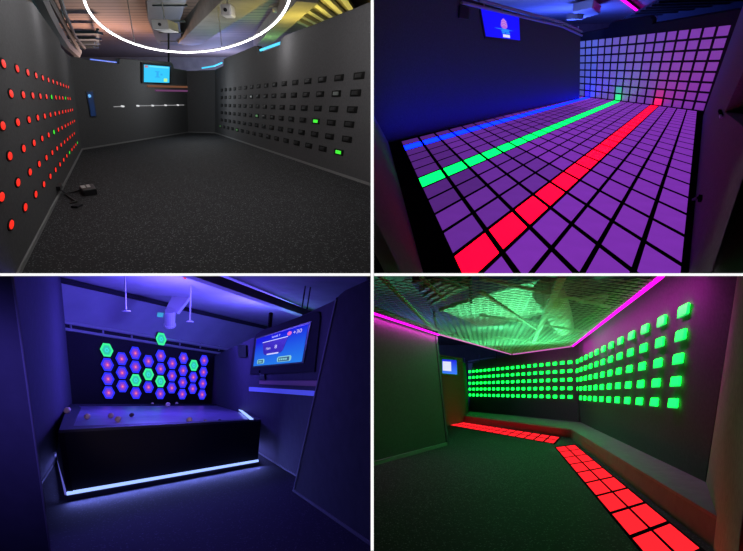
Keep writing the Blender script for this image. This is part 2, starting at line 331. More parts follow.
M['green_lens'] = glow('green_button_lens', (0.06, 0.9, 0.04), 1.0)
M['dim_lens'] = glow('dim_green_lens', (0.05, 0.16, 0.05), 1.0)
M['pale_lens'] = glow('pale_button_lens', (0.04, 0.045, 0.04), 1.0)
M['grey_lens'] = mat('smoked_button_lens', (0.012, 0.012, 0.012), 0.7, spec=0.2)
M['button_box'] = mat('button_housing', (0.007, 0.007, 0.007), 0.9, spec=0.1)
M['cyan_screen'] = glow('cyan_screen', (0.035, 0.60, 1.0), 1.0)
M['cyan_tint'] = glow('darker_cyan_picture', (0.03, 0.42, 0.9), 1.0)
M['cyan_pale'] = glow('pale_cyan_picture', (0.15, 0.8, 1.0), 1.0)
M['screen_yellow'] = glow('yellow_picture', (0.5, 0.95, 0.35), 1.0)
M['screen_red'] = glow('red_picture', (0.5, 0.2, 0.25), 1.0)
M['orange_bar'] = glow('orange_light_bar', (0.16, 0.065, 0.035), 1.0)
M['purple_bar'] = glow('purple_light_bar', (0.14, 0.045, 0.13), 1.0)
M['white_bar'] = glow('white_light_strip', (0.35, 0.35, 0.36), 1.0)
M['white_knob'] = glow('white_sensor', (0.7, 0.7, 0.72), 1.0)
M['blue_slit'] = glow('blue_lit_panel', (0.003, 0.016, 0.065), 1.0, noise=0.9)
M['blue_spot'] = glow('pale_blue_lamp', (0.15, 0.45, 0.9), 1.0)
M['cyan_led'] = glow('cyan_led_strip', (0.06, 0.6, 0.9), 1.4)
M['blue_led'] = glow('blue_led_strip', (0.12, 0.2, 0.75), 1.2)
M['tile_purple'] = glow('purple_tile_light', (0.19, 0.028, 0.40), 1.0, noise=0.12)
M['tile_dim'] = glow('dim_purple_tile_light', (0.085, 0.018, 0.19), 1.0, noise=0.12)
M['tile_red'] = glow('red_tile_light', (3.0, 0.002, 0.05), 1.0)
M['tile_green'] = glow('green_tile_light', (0.002, 2.6, 0.26), 1.0)
M['tile_blue'] = glow('blue_tile_light', (0.008, 0.085, 14.0), 1.0)
for i in range(6):
    t = i / 5
    c = [a + (b - a) * t for a, b in zip((0.09, 0.115, 0.50), (0.21, 0.032, 0.38))]
    if i in (1, 2, 3): c = [c[0] + 0.03, c[1] + 0.02, c[2]]
    M['wt%d' % i] = glow('wall_tile_light_%s' % 'abcdef'[i], c, 0.7, base=(0.3, 0.3, 0.3))
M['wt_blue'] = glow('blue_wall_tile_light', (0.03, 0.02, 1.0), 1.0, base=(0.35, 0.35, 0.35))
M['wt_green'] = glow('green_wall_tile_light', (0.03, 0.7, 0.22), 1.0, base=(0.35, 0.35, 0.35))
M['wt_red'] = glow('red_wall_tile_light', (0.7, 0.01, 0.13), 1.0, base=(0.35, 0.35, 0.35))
M['tile_base'] = mat('black_tile_bed', (0.008, 0.007, 0.009), 0.95, spec=0.0)
M['blue_screen'] = glow('deep_blue_screen', (0.006, 0.004, 1.0), 1.0)
M['pic_pink'] = glow('pink_picture', (0.45, 0.14, 0.75), 1.0)
M['pic_pink2'] = glow('light_pink_picture', (0.62, 0.3, 0.85), 1.0)
M['pic_cyan'] = glow('cyan_picture', (0.02, 0.28, 1.0), 1.0)
M['pic_white'] = glow('white_picture', (0.75, 0.75, 0.95), 1.0)
M['neon'] = glow('magenta_neon', (0.75, 0.003, 0.6), 2.6, spec=0.0)
M['neon_pale'] = glow('pale_pink_neon', (0.55, 0.10, 0.42), 1.3)
M['teal_paint'] = mat('painted_ceiling', (0.42, 0.42, 0.45), 0.8, noise=0.1, scale=1.2)
M['table_top'] = mat('dark_gloss_table', (0.22, 0.18, 0.32), 0.35, spec=0.8, noise=0.2, scale=3)
M['table_side'] = mat('black_table_side', (0.012, 0.011, 0.016), 0.8, spec=0.1)
M['table_rim'] = mat('dark_table_rim', (0.03, 0.03, 0.045), 0.6)
M['led_white'] = glow('blue_white_led_strip', (0.42, 0.62, 1.5), 1.1)
M['led_violet'] = glow('violet_led_strip', (0.10, 0.10, 0.5), 1.0)
M['ball_pale'] = mat('pale_ball', (0.92, 0.66, 0.58), 0.5)
M['ball_dark'] = mat('dark_ball', (0.12, 0.08, 0.1), 0.5)
M['hex_rim'] = glow('blue_hex_rim', (0.018, 0.022, 0.75), 1.6)
M['hex_face'] = glow('violet_hex_face', (0.17, 0.045, 0.72), 1.0)
M['hex_glow'] = glow('magenta_hex_glow', (0.48, 0.06, 0.50), 1.0)
M['hex_core'] = glow('red_hex_core', (1.0, 0.22, 0.32), 1.0)
M['hexg_rim'] = glow('green_hex_rim', (0.04, 0.85, 0.30), 1.15)
M['hexg_face'] = glow('teal_hex_face', (0.03, 0.60, 0.42), 1.0)
M['hexg_core'] = glow('aqua_hex_core', (0.04, 0.75, 0.75), 1.0)
M['tv_green'] = glow('pale_green_badge', (0.25, 0.62, 0.6), 1.0)
M['tv_badge'] = glow('dark_badge', (0.03, 0.10, 0.16), 1.0)
M['tv_panel'] = glow('indigo_picture_panel', (0.025, 0.008, 0.36), 1.0)
M['tv_red'] = glow('red_fruit_picture', (0.75, 0.12, 0.2), 1.0)
M['tv_text'] = glow('pale_lettering', (0.7, 0.7, 1.0), 1.0)
M['tv_gold'] = glow('pale_gold_lettering', (0.65, 0.55, 0.6), 1.0)
M['shelf_pink'] = mat('pink_shelf_board', (0.38, 0.16, 0.2), 0.6)
M['shelf_blue'] = glow('blue_light_shelf', (0.03, 0.04, 0.42), 1.0, base=(0.3, 0.3, 0.6))
M['cyan_dot'] = glow('cyan_lamp_label', (0.05, 0.35, 0.7), 1.0)
M['red_dot'] = glow('red_indicator', (0.8, 0.08, 0.12), 1.0)
M['panel_light'] = glow('green_panel_light', (0.014, 6.0, 0.24), 1.0)
M['panel_edge'] = glow('darker_green_panel_edge', (0.006, 0.6, 0.12), 1.0)
M['panel_back'] = mat('panel_backing', (0.02, 0.03, 0.02), 0.6)
M['strip_red'] = glow('red_floor_light', (1.5, 0.022, 0.034), 1.0, base=(0, 0, 0), spec=0.0)
M['strip_red_far'] = M['strip_red']
M['bench_top'] = mat('grey_bench_top', (0.16, 0.17, 0.175), 0.8, noise=0.1, scale=8)
M['bench_front'] = mat('grey_bench_front', (0.13, 0.12, 0.12), 0.8, noise=0.1, scale=8)
M['wire'] = mat('pale_wire_mesh', (0.55, 0.6, 0.55), 0.5)
M['deck'] = planks('corrugated_sheet', (0.55, 0.56, 0.55), (0.75, 0.77, 0.75), 0.22, 'X')
M['end_wall'] = mat('olive_end_wall', (0.30, 0.27, 0.20), 0.9, noise=0.12, scale=15, spec=0.1)
M['felt_navy'] = mat('navy_felt', (0.09, 0.085, 0.10), 0.95, noise=0.15, scale=25, spec=0.1)
M['felt_plum'] = mat('plum_felt', (0.16, 0.15, 0.16), 0.95, noise=0.15, scale=25, spec=0.1)
M['felt_pale'] = mat('pale_grey_felt', (0.22, 0.22, 0.22), 0.95, noise=0.12, scale=25, spec=0.1)
M['upper_paint'] = mat('dull_upper_paint', (0.24, 0.25, 0.28), 0.85, noise=0.1, scale=1.2)
M['wt_blue_spill'] = glow('blue_stripe_spill_tile', (0.05, 0.05, 0.7), 0.9, base=(0.3, 0.3, 0.3))
M['wt_green_spill'] = glow('green_stripe_spill_tile', (0.06, 0.36, 0.30), 0.9, base=(0.3, 0.3, 0.3))
M['wt_red_spill'] = glow('red_stripe_spill_tile', (0.34, 0.02, 0.22), 0.9, base=(0.3, 0.3, 0.3))
M['tile_mid'] = glow('soft_purple_tile_light', (0.13, 0.024, 0.29), 1.0, noise=0.12)
M['trim_pale'] = mat('pale_edge_trim', (0.17, 0.16, 0.2), 0.8)


# ------------------------------------------------------------------ mesh helpers
class G:
    """collects verts and faces of one mesh"""
    def __init__(s): s.v = []; s.f = []
    def add(s, vs, fs):
        k = len(s.v); s.v += [Vector(x) for x in vs]; s.f += [tuple(i + k for i in f) for f in fs]; return s
    def prism(s, poly, off):
        off = Vector(off); n = len(poly); a = [Vector(p) for p in poly]; b = [p + off for p in a]
        return s.add(a + b, [tuple(range(n))[::-1], tuple(range(n, 2 * n))] + [(i, (i + 1) % n, (i + 1) % n + n, i + n) for i in range(n)])
    def rings(s, rr, cap0=True, cap1=True, closed=False):
        n = len(rr[0]); vs = [p for r in rr for p in r]; fs = []
        m = len(rr)
        for k in range(m if closed else m - 1):
            q = (k + 1) % m
            fs += [(k * n + i, k * n + (i + 1) % n, q * n + (i + 1) % n, q * n + i) for i in range(n)]
        if not closed:
            if cap0: fs.append(tuple(range(n))[::-1])
            if cap1: fs.append(tuple((m - 1) * n + i for i in range(n)))
        return s.add(vs, fs)
    def tube(s, path, r, n=8, closed=False, up=(0, 0, 1)):
        P = [Vector(p) for p in path]; rr = []
        for i, p in enumerate(P):
            if closed: t = P[(i + 1) % len(P)] - P[i - 1]
            else: t = P[min(i + 1, len(P) - 1)] - P[max(i - 1, 0)]
            t.normalize(); u = Vector(up)
            if abs(t.dot(u)) > 0.95: u = Vector((1, 0, 0))
            a = t.cross(u).normalized(); b = a.cross(t)
            rr.append([p + a * r * math.cos(2 * math.pi * k / n) + b * r * math.sin(2 * math.pi * k / n) for k in range(n)])
        return s.rings(rr, closed=closed)
    def box(s, x0, x1, y0, y1, z0, z1):
        return s.prism([(x0, y0, z0), (x1, y0, z0), (x1, y1, z0), (x0, y1, z0)], (0, 0, z1 - z0))
    def bar(s, a, b, w, h):
        a = Vector(a); b = Vector(b); t = (b - a).normalized(); side = t.cross(Vector((0, 0, 1)))
        if side.length < 0.01: side = Vector((1, 0, 0))
        side = side.normalized() * w / 2; up = side.cross(t).normalized() * h / 2
        return s.prism([a - side - up, a + side - up, a + side + up, a - side + up], b - a)
    def ball(s, c, r, n=10, m=6):
        c = Vector(c); rr = []
        for j in range(1, m):
            t = math.pi * j / m
            rr.append([c + Vector((r * math.sin(t) * math.cos(2 * math.pi * i / n), r * math.sin(t) * math.sin(2 * math.pi * i / n), -r * math.cos(t))) for i in range(n)])
        return s.rings(rr)

def mk(room, name, g, m, loc=None, parent=None, clip=False, smooth=False, bevel=0.0):
    """links one mesh object; g is given in the room's own metres"""
    me = bpy.data.meshes.new(name)
    base = Vector(loc) if loc is not None else (Vector(parent['_b']) if parent is not None and '_b' in parent else Vector((0, 0, 0)))
    me.from_pydata([tuple(v - base) for v in g.v], [], g.f); me.materials.append(m)
    bm = bmesh.new(); bm.from_mesh(me); bmesh.ops.recalc_face_normals(bm, faces=bm.faces)
    if bevel: bmesh.ops.bevel(bm, geom=list(bm.edges), offset=bevel, segments=2, affect='EDGES', profile=0.5, clamp_overlap=True)
    if clip:   # walls and ceilings stop at the partitions between the rooms
        T = room.Mi.to_3x3()
        for co, no in ((Vector((0.0215 if room.sx > 0 else -0.0075, 0, 0)), Vector((-room.sx, 0, 0))), (Vector((0, 0, 2.75 + (0.0220 if room.sz > 0 else -0.0045))), Vector((0, 0, -room.sz))), (Vector((0, 3.1 if room.sx > 0 else 1.0, 0)), Vector((0, -1, 0)))):
            bmesh.ops.bisect_plane(bm, geom=list(bm.verts) + list(bm.edges) + list(bm.faces), plane_co=(room.Mi @ co) - base, plane_no=T @ no, clear_outer=True)
    if smooth:
        for f in bm.faces: f.smooth = True
    bm.to_mesh(me); bm.free()
    o = bpy.data.objects.new(name, me); COL.objects.link(o)
    if parent is not None: o.parent = parent
    else: o.matrix_world = room.M @ Matrix.Translation(base); o['_b'] = tuple(base)
    return o
def tag(o, label, cat, group=None, kind=None):
    o['label'] = label; o['category'] = cat
    if group: o['group'] = group
    if kind: o['kind'] = kind
    return o
def thing(room, name, loc, label, cat, group=None):
    o = bpy.data.objects.new(name, None); o.empty_display_size = 0.1; COL.objects.link(o)
    o.matrix_world = room.M @ Matrix.Translation(Vector(loc)); o['_b'] = tuple(loc)
    return tag(o, label, cat, group)
def struct(room, name, g, m, label, cat):
    return tag(mk(room, name, g, m, clip=True), label, cat, kind='structure')
def dup(room, root, loc, label, group, mats=None):
    """a copy of a thing with copies of its parts; mats renames the material of a part by its name"""
    r = root.copy(); COL.objects.link(r); r.matrix_world = room.M @ Matrix.Translation(Vector(loc)); r['label'] = label; r['group'] = group; r['_b'] = tuple(loc)
    for ch in list(root.children):
        c = ch.copy(); COL.objects.link(c); c.parent = r
        key = ch.name.split('.')[0]
        if mats and key in mats: c.data = swap(c.data, mats[key])
    return r
_sw = {}
def swap(me, m):
    k = (me.name, m.name)
    if k not in _sw:
        n = me.copy(); n.materials.clear(); n.materials.append(m); _sw[k] = n
    return _sw[k]

class Wall:
    def __init__(s, room, A, B):
        s.room = room; s.A = Vector(A); s.B = Vector(B); s.L = (s.B - s.A).length; s.d = (s.B - s.A).normalized(); s.U = room.U
        s.n = s.d.cross(s.U).normalized()
        if s.n.dot(room.eye - s.A) < 0: s.n = -s.n
    def p(s, a, h, d=0.0): return s.A + s.d * a + s.U * h + s.n * d
    def pl(s, pts, d=0.0): return [s.p(a, h, d) for a, h in pts]
    def face(s, pts, t=0.15): return G().prism(s.pl(pts), s.n * -t)
    def plate(s, pts, d0, d1): return G().prism(s.pl(pts, d0), s.n * (d1 - d0))
class Latt:
    """a regular grid laid out on a plane"""
    def __init__(s, room, O, A, B):
        s.room = room; s.O = Vector(O); s.A = Vector(A); s.B = Vector(B); s.n = s.A.cross(s.B).normalized()
        if s.n.dot(room.eye - s.O) < 0: s.n = -s.n
    def p(s, a, b, d=0.0): return s.O + s.A * a + s.B * b + s.n * d
    def plate(s, pts, d0, d1): return G().prism([s.p(a, b, d0) for a, b in pts], s.n * (d1 - d0))
class Quad:
    """bilinear picture coordinates on a screen: corners bl, br, tr, tl on a wall"""
    def __init__(s, wall, c, d): s.w = wall; s.c = [wall.p(a, h, d) for a, h in c]; s.n = wall.n
    def p(s, u, v, d=0.0):
        a, b, c, e = s.c
        return (a * (1 - u) + b * u) * (1 - v) + (e * (1 - u) + c * u) * v + s.n * d
    def poly(s, pts, d0, d1): return G().prism([s.p(u, v, d0) for u, v in pts], s.n * (d1 - d0))
    def rect(s, u0, v0, u1, v1, d0, d1): return s.poly([(u0, v0), (u1, v0), (u1, v1), (u0, v1)], d0, d1)
    def text(s, txt, u0, v0, u1, v1, d, ex=0.004):
        cu = bpy.data.curves.new('t', 'FONT'); cu.body = txt; ob = bpy.data.objects.new('t', cu); COL.objects.link(ob)
        bpy.context.view_layer.update(); me = ob.to_mesh(); vs = [v.co.copy() for v in me.vertices]; fs = [tuple(p.vertices) for p in me.polygons]
        ob.to_mesh_clear(); bpy.data.objects.remove(ob); bpy.data.curves.remove(cu)
        x0 = min(v.x for v in vs); x1 = max(v.x for v in vs); y0 = min(v.y for v in vs); y1 = max(v.y for v in vs)
        return G().add([s.p(u0 + (v.x - x0) / (x1 - x0) * (u1 - u0), v0 + (v.y - y0) / (y1 - y0) * (v1 - v0), d) for v in vs], fs)
ORD = 'first second third fourth fifth sixth seventh eighth ninth tenth eleventh twelfth thirteenth fourteenth fifteenth sixteenth seventeenth eighteenth nineteenth twentieth twenty-first twenty-second twenty-third twenty-fourth'.split()
def roundrect(x0, y0, x1, y1, r, n=4):
    out = []
    for cx, cy, a0 in ((x1 - r, y0 + r, -90), (x1 - r, y1 - r, 0), (x0 + r, y1 - r, 90), (x0 + r, y0 + r, 180)):
        out += [(cx + r * math.cos(math.radians(a0 + 90 * k / n)), cy + r * math.sin(math.radians(a0 + 90 * k / n))) for k in range(n + 1)]
    return out
def hatch(poly, ang, step):
    """segments of parallel wires inside a floor-plan polygon"""
    d = Vector((math.cos(ang), math.sin(ang))); nn = Vector((-d.y, d.x)); P = [Vector(p[:2]) for p in poly]
    lo = min(p.dot(nn) for p in P); hi = max(p.dot(nn) for p in P); out = []; t = lo + step / 2
    while t < hi:
        xs = []
        for i in range(len(P)):
            a, b = P[i], P[(i + 1) % len(P)]; fa, fb = a.dot(nn) - t, b.dot(nn) - t
            if (fa < 0) != (fb < 0): xs.append((a + (b - a) * (fa / (fa - fb))).dot(d))
        xs.sort()
        for i in range(0, len(xs) - 1, 2): out.append((d * xs[i] + nn * t, d * xs[i + 1] + nn * t))
        t += step
    return out
random.seed(4)
# ------------------------------------------------------------------ added partitions that keep light apart between the four rooms
class World:
    M = Matrix.Identity(4); Mi = Matrix.Identity(4); sx = 0; sz = 0
def wbox(name, x0, x1, y0, y1, z0, z1, m, label, cat):
    return tag(mk(World, name, G().box(x0, x1, y0, y1, z0, z1), m), label, cat, kind='structure')
wbox('wall_partition', -0.0075, 0.0215, 4.5, 46, -12, 26, M['soot'], 'added black partition wall blocking light between the left and right rooms', 'partition wall')
wbox('floor_partition', -34, -0.0075, 4.5, 46, 2.7455, 2.7720, M['soot'], 'added black slab blocking light between the red button room and the ball table room', 'slab')
wbox('floor_partition', 0.0215, 34, 4.5, 46, 2.7455, 2.7720, M['soot'], 'added black slab blocking light between the tile floor room and the green panel room', 'slab')
wbox('trim_1', -0.0075, 0.0215, 4.485, 4.5, -1.2, 6.2, M['edge'], 'white border strip with added glow on the front of the upright partition', 'edge light')
wbox('trim_2', -4.6, -0.011, 4.485, 4.5, 2.7455, 2.7720, M['edge'], 'white border strip with added glow under the red button room', 'edge light')
wbox('trim_3', 0.0255, 4.6, 4.485, 4.5, 2.7455, 2.7720, M['edge'], 'white border strip with added glow under the glowing tile floor room', 'edge light')

# ================================================================== ROOM OF THE RED WALL BUTTONS
R = BUTTON; P = TL
struct(R, 'floor', G().box(-14, 0.2, -0.05, 30, -0.1, 0), M['rubber'], 'black rubber floor with pale flecks in the red button room', 'floor')
struct(R, 'ceiling', G().box(-30, 0.2, 0, 40, 5.3, 5.45), M['ceil_brown'], 'brown boarded ceiling above the ring light', 'ceiling')
struct(R, 'wall_rear', G().box(-30, 0.2, 40, 40.2, 0, 5.4), M['concrete'], 'grey wall far behind the red button room', 'wall')
struct(R, 'wall_outer', G().box(-30.2, -30, 0, 40, 0, 5.4), M['concrete'], 'grey side wall far left of the red button room', 'wall')
WL = Wall(R, P['left']['A'], P['left']['B']); WB = Wall(R, P['back']['A'], P['back']['B']); WM = Wall(R, P['mid']['A'], P['mid']['B']); WR = Wall(R, P['right']['A'], P['right']['B'])
struct(R, 'wall_left', WL.face([(-4, 0), (WL.L, 0), (WL.L, 2.97), (12.1, 2.915), (10.285, 2.886), (9.952, 3.035), (8.21, 3.055), (5.14, 3.087), (1.96, 2.72), (-4, 2.6)]), M['felt'], 'charcoal felt wall carrying the glowing red buttons', 'wall')
struct(R, 'wall_back', WB.face([(0, 0), (WB.L, 0), (WB.L, 3.13), (8.126, 3.121), (7.93, 3.34), (7.8, 3.37), (3.2, 3.15), (3.07, 3.13), (3.034, 2.959), (1.269, 2.928), (0, 2.98)]), M['felt'], 'charcoal back wall with the cyan screen and white light strip', 'wall')
struct(R, 'wall_corner', WM.face([(-0.1, 0), (WM.L + 0.1, 0), (WM.L + 0.1, 3.13), (-0.1, 3.1)]), M['felt'], 'narrow charcoal wall across the far corner', 'wall')
struct(R, 'wall_right', WR.face([(-0.05, 0), (22, 0), (22, 3.36), (14.47, 3.367), (11.9, 3.384), (11.65, 3.36), (11.51, 3.3), (11.471, 3.18), (8.93, 3.16), (8.85, 3.34), (8.7, 3.42), (8.3, 3.45), (2.297, 3.461), (2.24, 3.172), (-0.05, 3.136)]), M['felt'], 'charcoal wall with notched top carrying six rows of unlit buttons', 'wall')
for w, nm, lab, a0, a1 in ((WL, 'baseboard_left', 'grey skirting strip under the red buttons', -4, WL.L), (WB, 'baseboard_back', 'grey skirting strip under the cyan screen wall', 0, WB.L), (WM, 'baseboard_corner', 'short grey skirting strip in the far corner', 0, WM.L), (WR, 'baseboard_right', 'grey skirting strip under the unlit buttons', 0, 22)):
    struct(R, nm, w.plate([(a0, 0), (a1, 0), (a1, 0.055), (a0, 0.055)], 0, 0.02), M['trim_grey'], lab, 'baseboard')

# red wall buttons, six staggered rows
def oval(w, a, h, ra, rh, d, n=18): return [w.p(a + ra * math.cos(2 * math.pi * k / n), h + rh * math.sin(2 * math.pi * k / n), d) for k in range(n)]
proto = None
HEIGHT = ('top row', 'second row from the top', 'third row from the top', 'third row from the floor', 'second row from the floor', 'lowest row')
greens = {(1, 5), (1, 9), (3, 5), (5, 9), (5, 13)}
for r, (s0, ds, h0, dh, cnt) in enumerate(P['button_rows']):
    cnt = {0: 12, 1: 12, 2: 13, 3: 13, 4: 13, 5: 14}[r]
    for k in range(cnt):
        a = s0 + ds * k; h = h0 + dh * a; loc = WL.p(a, h)
        g = (r, k) in greens
        place = '%s, %s from the room corner' % (HEIGHT[r], ORD[cnt - 1 - k])
        label = ('green' if g else 'red') + ' glowing wall button in the ' + place
        grp = 'glowing buttons on the left wall'
        if proto is None:
            proto = thing(R, 'wall_button', loc, label, 'button', grp)
            mk(R, 'housing', G().rings([oval(WL, a, h, 0.165, 0.054, 0), oval(WL, a, h, 0.165, 0.054, 0.006), oval(WL, a, h, 0.14, 0.047, 0.01)]), M['button_box'], parent=proto)
            mk(R, 'lens', G().rings([oval(WL, a, h, 0.120, 0.041, 0.006), oval(WL, a, h, 0.115, 0.039, 0.012), oval(WL, a, h, 0.07, 0.024, 0.016)]), M['red_lens'], parent=proto)
        else:
            dup(R, proto, loc, label, grp, {'lens': M['green_lens']} if g else None)

# dark wall buttons, six rows of sixteen
def pad(w, a, h, ra, rh, d, t): return [w.p(a + x, h + y, d) for x, y in roundrect(-ra * t, -rh * t, ra * t, rh * t, 0.25 * rh * t, 2)]
rowR = [(1.943, 1.025, 2.125, -0.0022), (1.96, 1.020, 1.790, -0.0016), (1.976, 1.015, 1.435, 0.0), (1.993, 1.010, 1.088, 0.0027), (2.009, 1.008, 0.742, 0.0046), (1.66, 1.008, 0.432, 0.0045)]
lit = {(3, 13): ('green', 'green_lens'), (5, 15): ('bright green', 'green_lens'), (3, 7): ('faint green', 'dim_lens'), (5, 4): ('faint green', 'dim_lens'), (5, 0): ('faint green', 'dim_lens'), (1, 2): ('pale', 'pale_lens'), (1, 6): ('pale', 'pale_lens'), (1, 14): ('pale', 'pale_lens')}
proto = None
for r, (s0, ds, h0, dh) in enumerate(rowR):
    for k in range(16):
        a = s0 + ds * k; h = h0 + dh * a; loc = WR.p(a, h)
        l = lit.get((r, k))
        label = (l[0] + ' lit' if l else 'unlit black') + ' square button, %s, %s from the far corner' % (HEIGHT[r], ORD[k])
        grp = 'square buttons on the right wall'
        if proto is None:
            proto = thing(R, 'square_wall_button', loc, label, 'button', grp)
            mk(R, 'housing', G().rings([pad(WR, a, h, 0.255, 0.066, 0, 1), pad(WR, a, h, 0.255, 0.066, 0.012, 1), pad(WR, a, h, 0.255, 0.066, 0.016, 0.85)]), M['button_box'], parent=proto)
            mk(R, 'lens', G().rings([pad(WR, a, h, 0.15, 0.038, 0.012, 1), pad(WR, a, h, 0.15, 0.038, 0.024, 1), pad(WR, a, h, 0.15, 0.038, 0.03, 0.7)]), M['grey_lens'], parent=proto)
        else:
            dup(R, proto, loc, label, grp, {'lens': M[l[1]]} if l else None)

# television on the back wall
q = P['back']['screen']; t = thing(R, 'television', WB.p(6.1, 2.4), 'small television with a cyan picture high on the charcoal back wall', 'television')
cs = [(q[0][0] - .2, q[0][1] - .06), (q[1][0] + .2, q[1][1] - .06), (q[2][0] + .2, q[2][1] + .06), (q[3][0] - .2, q[3][1] + .06)]
mk(R, 'bracket', WB.plate([(5.3, 2.5), (6.9, 2.55), (6.9, 3.0), (5.3, 2.95)], 0, 0.03), M['black'], parent=t)
mk(R, 'bezel', WB.plate(cs, 0.03, 0.06), M['black'], parent=t)
Q = Quad(WB, q, 0.06)
mk(R, 'screen', Q.rect(0, 0, 1, 1, 0, 0.008), M['cyan_screen'], parent=t)
mk(R, 'corner_picture', Q.rect(0.02, 0.84, 0.13, 0.97, 0.008, 0.014), M['screen_red'], parent=t)
mk(R, 'yellow_badge', Q.rect(0.76, 0.06, 0.90, 0.26, 0.008, 0.014), M['screen_yellow'], parent=t)
g = G()
for u0, v0, u1, v1 in ((0.40, 0.62, 0.58, 0.68), (0.46, 0.36, 0.54, 0.62), (0.40, 0.30, 0.60, 0.36), (0.62, 0.44, 0.70, 0.54)): g.v and None; g2 = Q.rect(u0, v0, u1, v1, 0.008, 0.013); g.add(g2.v, g2.f)
mk(R, 'target_picture', g, M['cyan_tint'], parent=t)
mk(R, 'title_bar', Q.rect(0.18, 0.88, 0.95, 0.97, 0.008, 0.013), M['cyan_pale'], parent=t)
# light bars and the white strip
tag(mk(R, 'light_bar', WB.plate([(5.17, 2.20), (9.69, 2.29), (9.69, 2.375), (5.17, 2.285)], 0.0, 0.04), M['orange_bar'], loc=WB.p(7.4, 2.3)), 'long dim orange light bar just below the cyan television', 'light bar')
tag(mk(R, 'light_bar', WB.plate([(5.92, 2.045), (9.69, 2.10), (9.69, 2.18), (5.93, 2.115)], 0.0, 0.04), M['purple_bar'], loc=WB.p(7.8, 2.1)), 'dim purple light bar below the orange one', 'light bar')
t = thing(R, 'light_strip', WB.p(5.8, 1.4), 'thin white horizontal light strip with five round sensors on the back wall', 'light strip')
mk(R, 'rail', WB.plate([(2.32, 1.405), (3.0, 1.415), (3.0, 1.435), (2.32, 1.425)], 0, 0.03), M['white_bar'], parent=t)
mk(R, 'rail', WB.plate([(4.17, 1.423), (9.2, 1.43), (9.2, 1.45), (4.17, 1.443)], 0, 0.03), M['white_bar'], parent=t)
for a, h in P['back']['knobs']:
    mk(R, 'sensor', G().rings([oval(WB, a, h, 0.11, 0.035, 0.0, 10), oval(WB, a, h, 0.11, 0.035, 0.05, 10), oval(WB, a, h, 0.07, 0.022, 0.065, 10)]), M['white_knob'], parent=t)
t = thing(R, 'wall_lightbox', WB.p(0.85, 1.1), 'narrow upright blue panel beside the room corner, left of the white strip', 'panel')
mk(R, 'frame', WB.plate([(0.70, 1.08), (1.09, 1.07), (1.05, 1.97), (0.60, 1.945)], 0, 0.02), M['black'], parent=t)
mk(R, 'glass', WB.plate([(0.75, 1.12), (1.04, 1.11), (0.99, 1.93), (0.65, 1.905)], 0.02, 0.03), M['blue_slit'], parent=t)
mk(R, 'lamp_glow', G().rings([oval(WB, 0.77, 1.79, 0.09, 0.06, 0.03, 10), oval(WB, 0.77, 1.79, 0.07, 0.045, 0.05, 10)]), M['blue_spot'], parent=t)
tag(mk(R, 'upright_pole', G().tube([WB.p(8.2, 2.9, -0.3), WB.p(8.42, 5.2, -0.3)], 0.045, 8), M['dark'], loc=WB.p(8.2, 2.9, -0.3)), 'thin black pole rising behind the back wall to the ceiling', 'pole')
tag(mk(R, 'led_strip', G().tube([WM.p(0.95, 3.22), WM.p(1.676, 3.30), WR.p(1.9, 3.33)], 0.035, 6), M['cyan_led'], loc=WM.p(1.2, 3.25)), 'cyan light strip on the far corner of the notched wall', 'led strip')
tag(mk(R, 'led_strip', G().tube([WR.p(8.95, 3.27, -0.05), WR.p(11.45, 3.26, -0.05)], 0.04, 6), M['cyan_led'], loc=WR.p(10, 3.26)), 'cyan light strip lying in the notch of the right wall', 'led strip')
tag(mk(R, 'led_strip', G().tube([WB.p(1.3, 2.97, -0.1), WB.p(3.0, 3.0, -0.1)], 0.025, 6), M['blue_led'], loc=WB.p(2, 3.0)), 'blue light strip on the low part of the back wall', 'led strip')
t = thing(R, 'wall_plug', WL.p(4.486, 0.10), 'small black plug with a stub of cable low on the left wall', 'plug')
mk(R, 'plug_body', WL.plate([(4.25, 0.13), (4.72, 0.13), (4.72, 0.20), (4.25, 0.20)], 0, 0.06), M['black'], parent=t)
mk(R, 'cable', G().tube([WL.p(4.5, 0.13, 0.03), WL.p(4.6, 0.08, 0.04), WL.p(4.75, 0.01, 0.1)], 0.012, 6), M['black'], parent=t)
# gadget on the floor
t = thing(R, 'control_box', (-5.28, 4.2, 0), 'black control box with two pale labels lying on the speckled floor', 'control box')
gp = [Vector(p) for p in P['gadget']]
b0 = [gp[0], gp[1], gp[2], gp[3]]
mk(R, 'case', G().prism(b0, (0, 0, 0.11)), M['black'], parent=t, bevel=0.015)
def on(u, v, z): return (b0[0] * (1 - u) + b0[1] * u) * (1 - v) + (b0[3] * (1 - u) + b0[2] * u) * v + Vector((0, 0, z))
for v0, v1 in ((0.06, 0.36), (0.46, 0.70)):
    mk(R, 'label_plate', G().prism([on(0.1, v0, 0.11), on(0.6, v0, 0.11), on(0.6, v1, 0.11), on(0.1, v1, 0.11)], (0, 0, 0.004)), M['white_metal'], parent=t)
mk(R, 'cable', G().tube([gp[0] + Vector((0, 0, .02)), gp[0] + Vector((-.1, -.3, .015)), gp[5] + Vector((0.05, 0.1, .015)), gp[5] + Vector((0, 0, .015))], 0.014, 6), M['black'], parent=t)
tag(mk(R, 'adapter_block', G().prism([gp[4] + Vector(x) for x in ((-.06, -.08, 0), (.05, -.08, 0), (.03, .10, 0), (-.07, .10, 0))], (0, 0, .035)), M['dark'], loc=gp[4], bevel=0.01), 'small dark adapter block on the floor nearer than the control box', 'adapter')

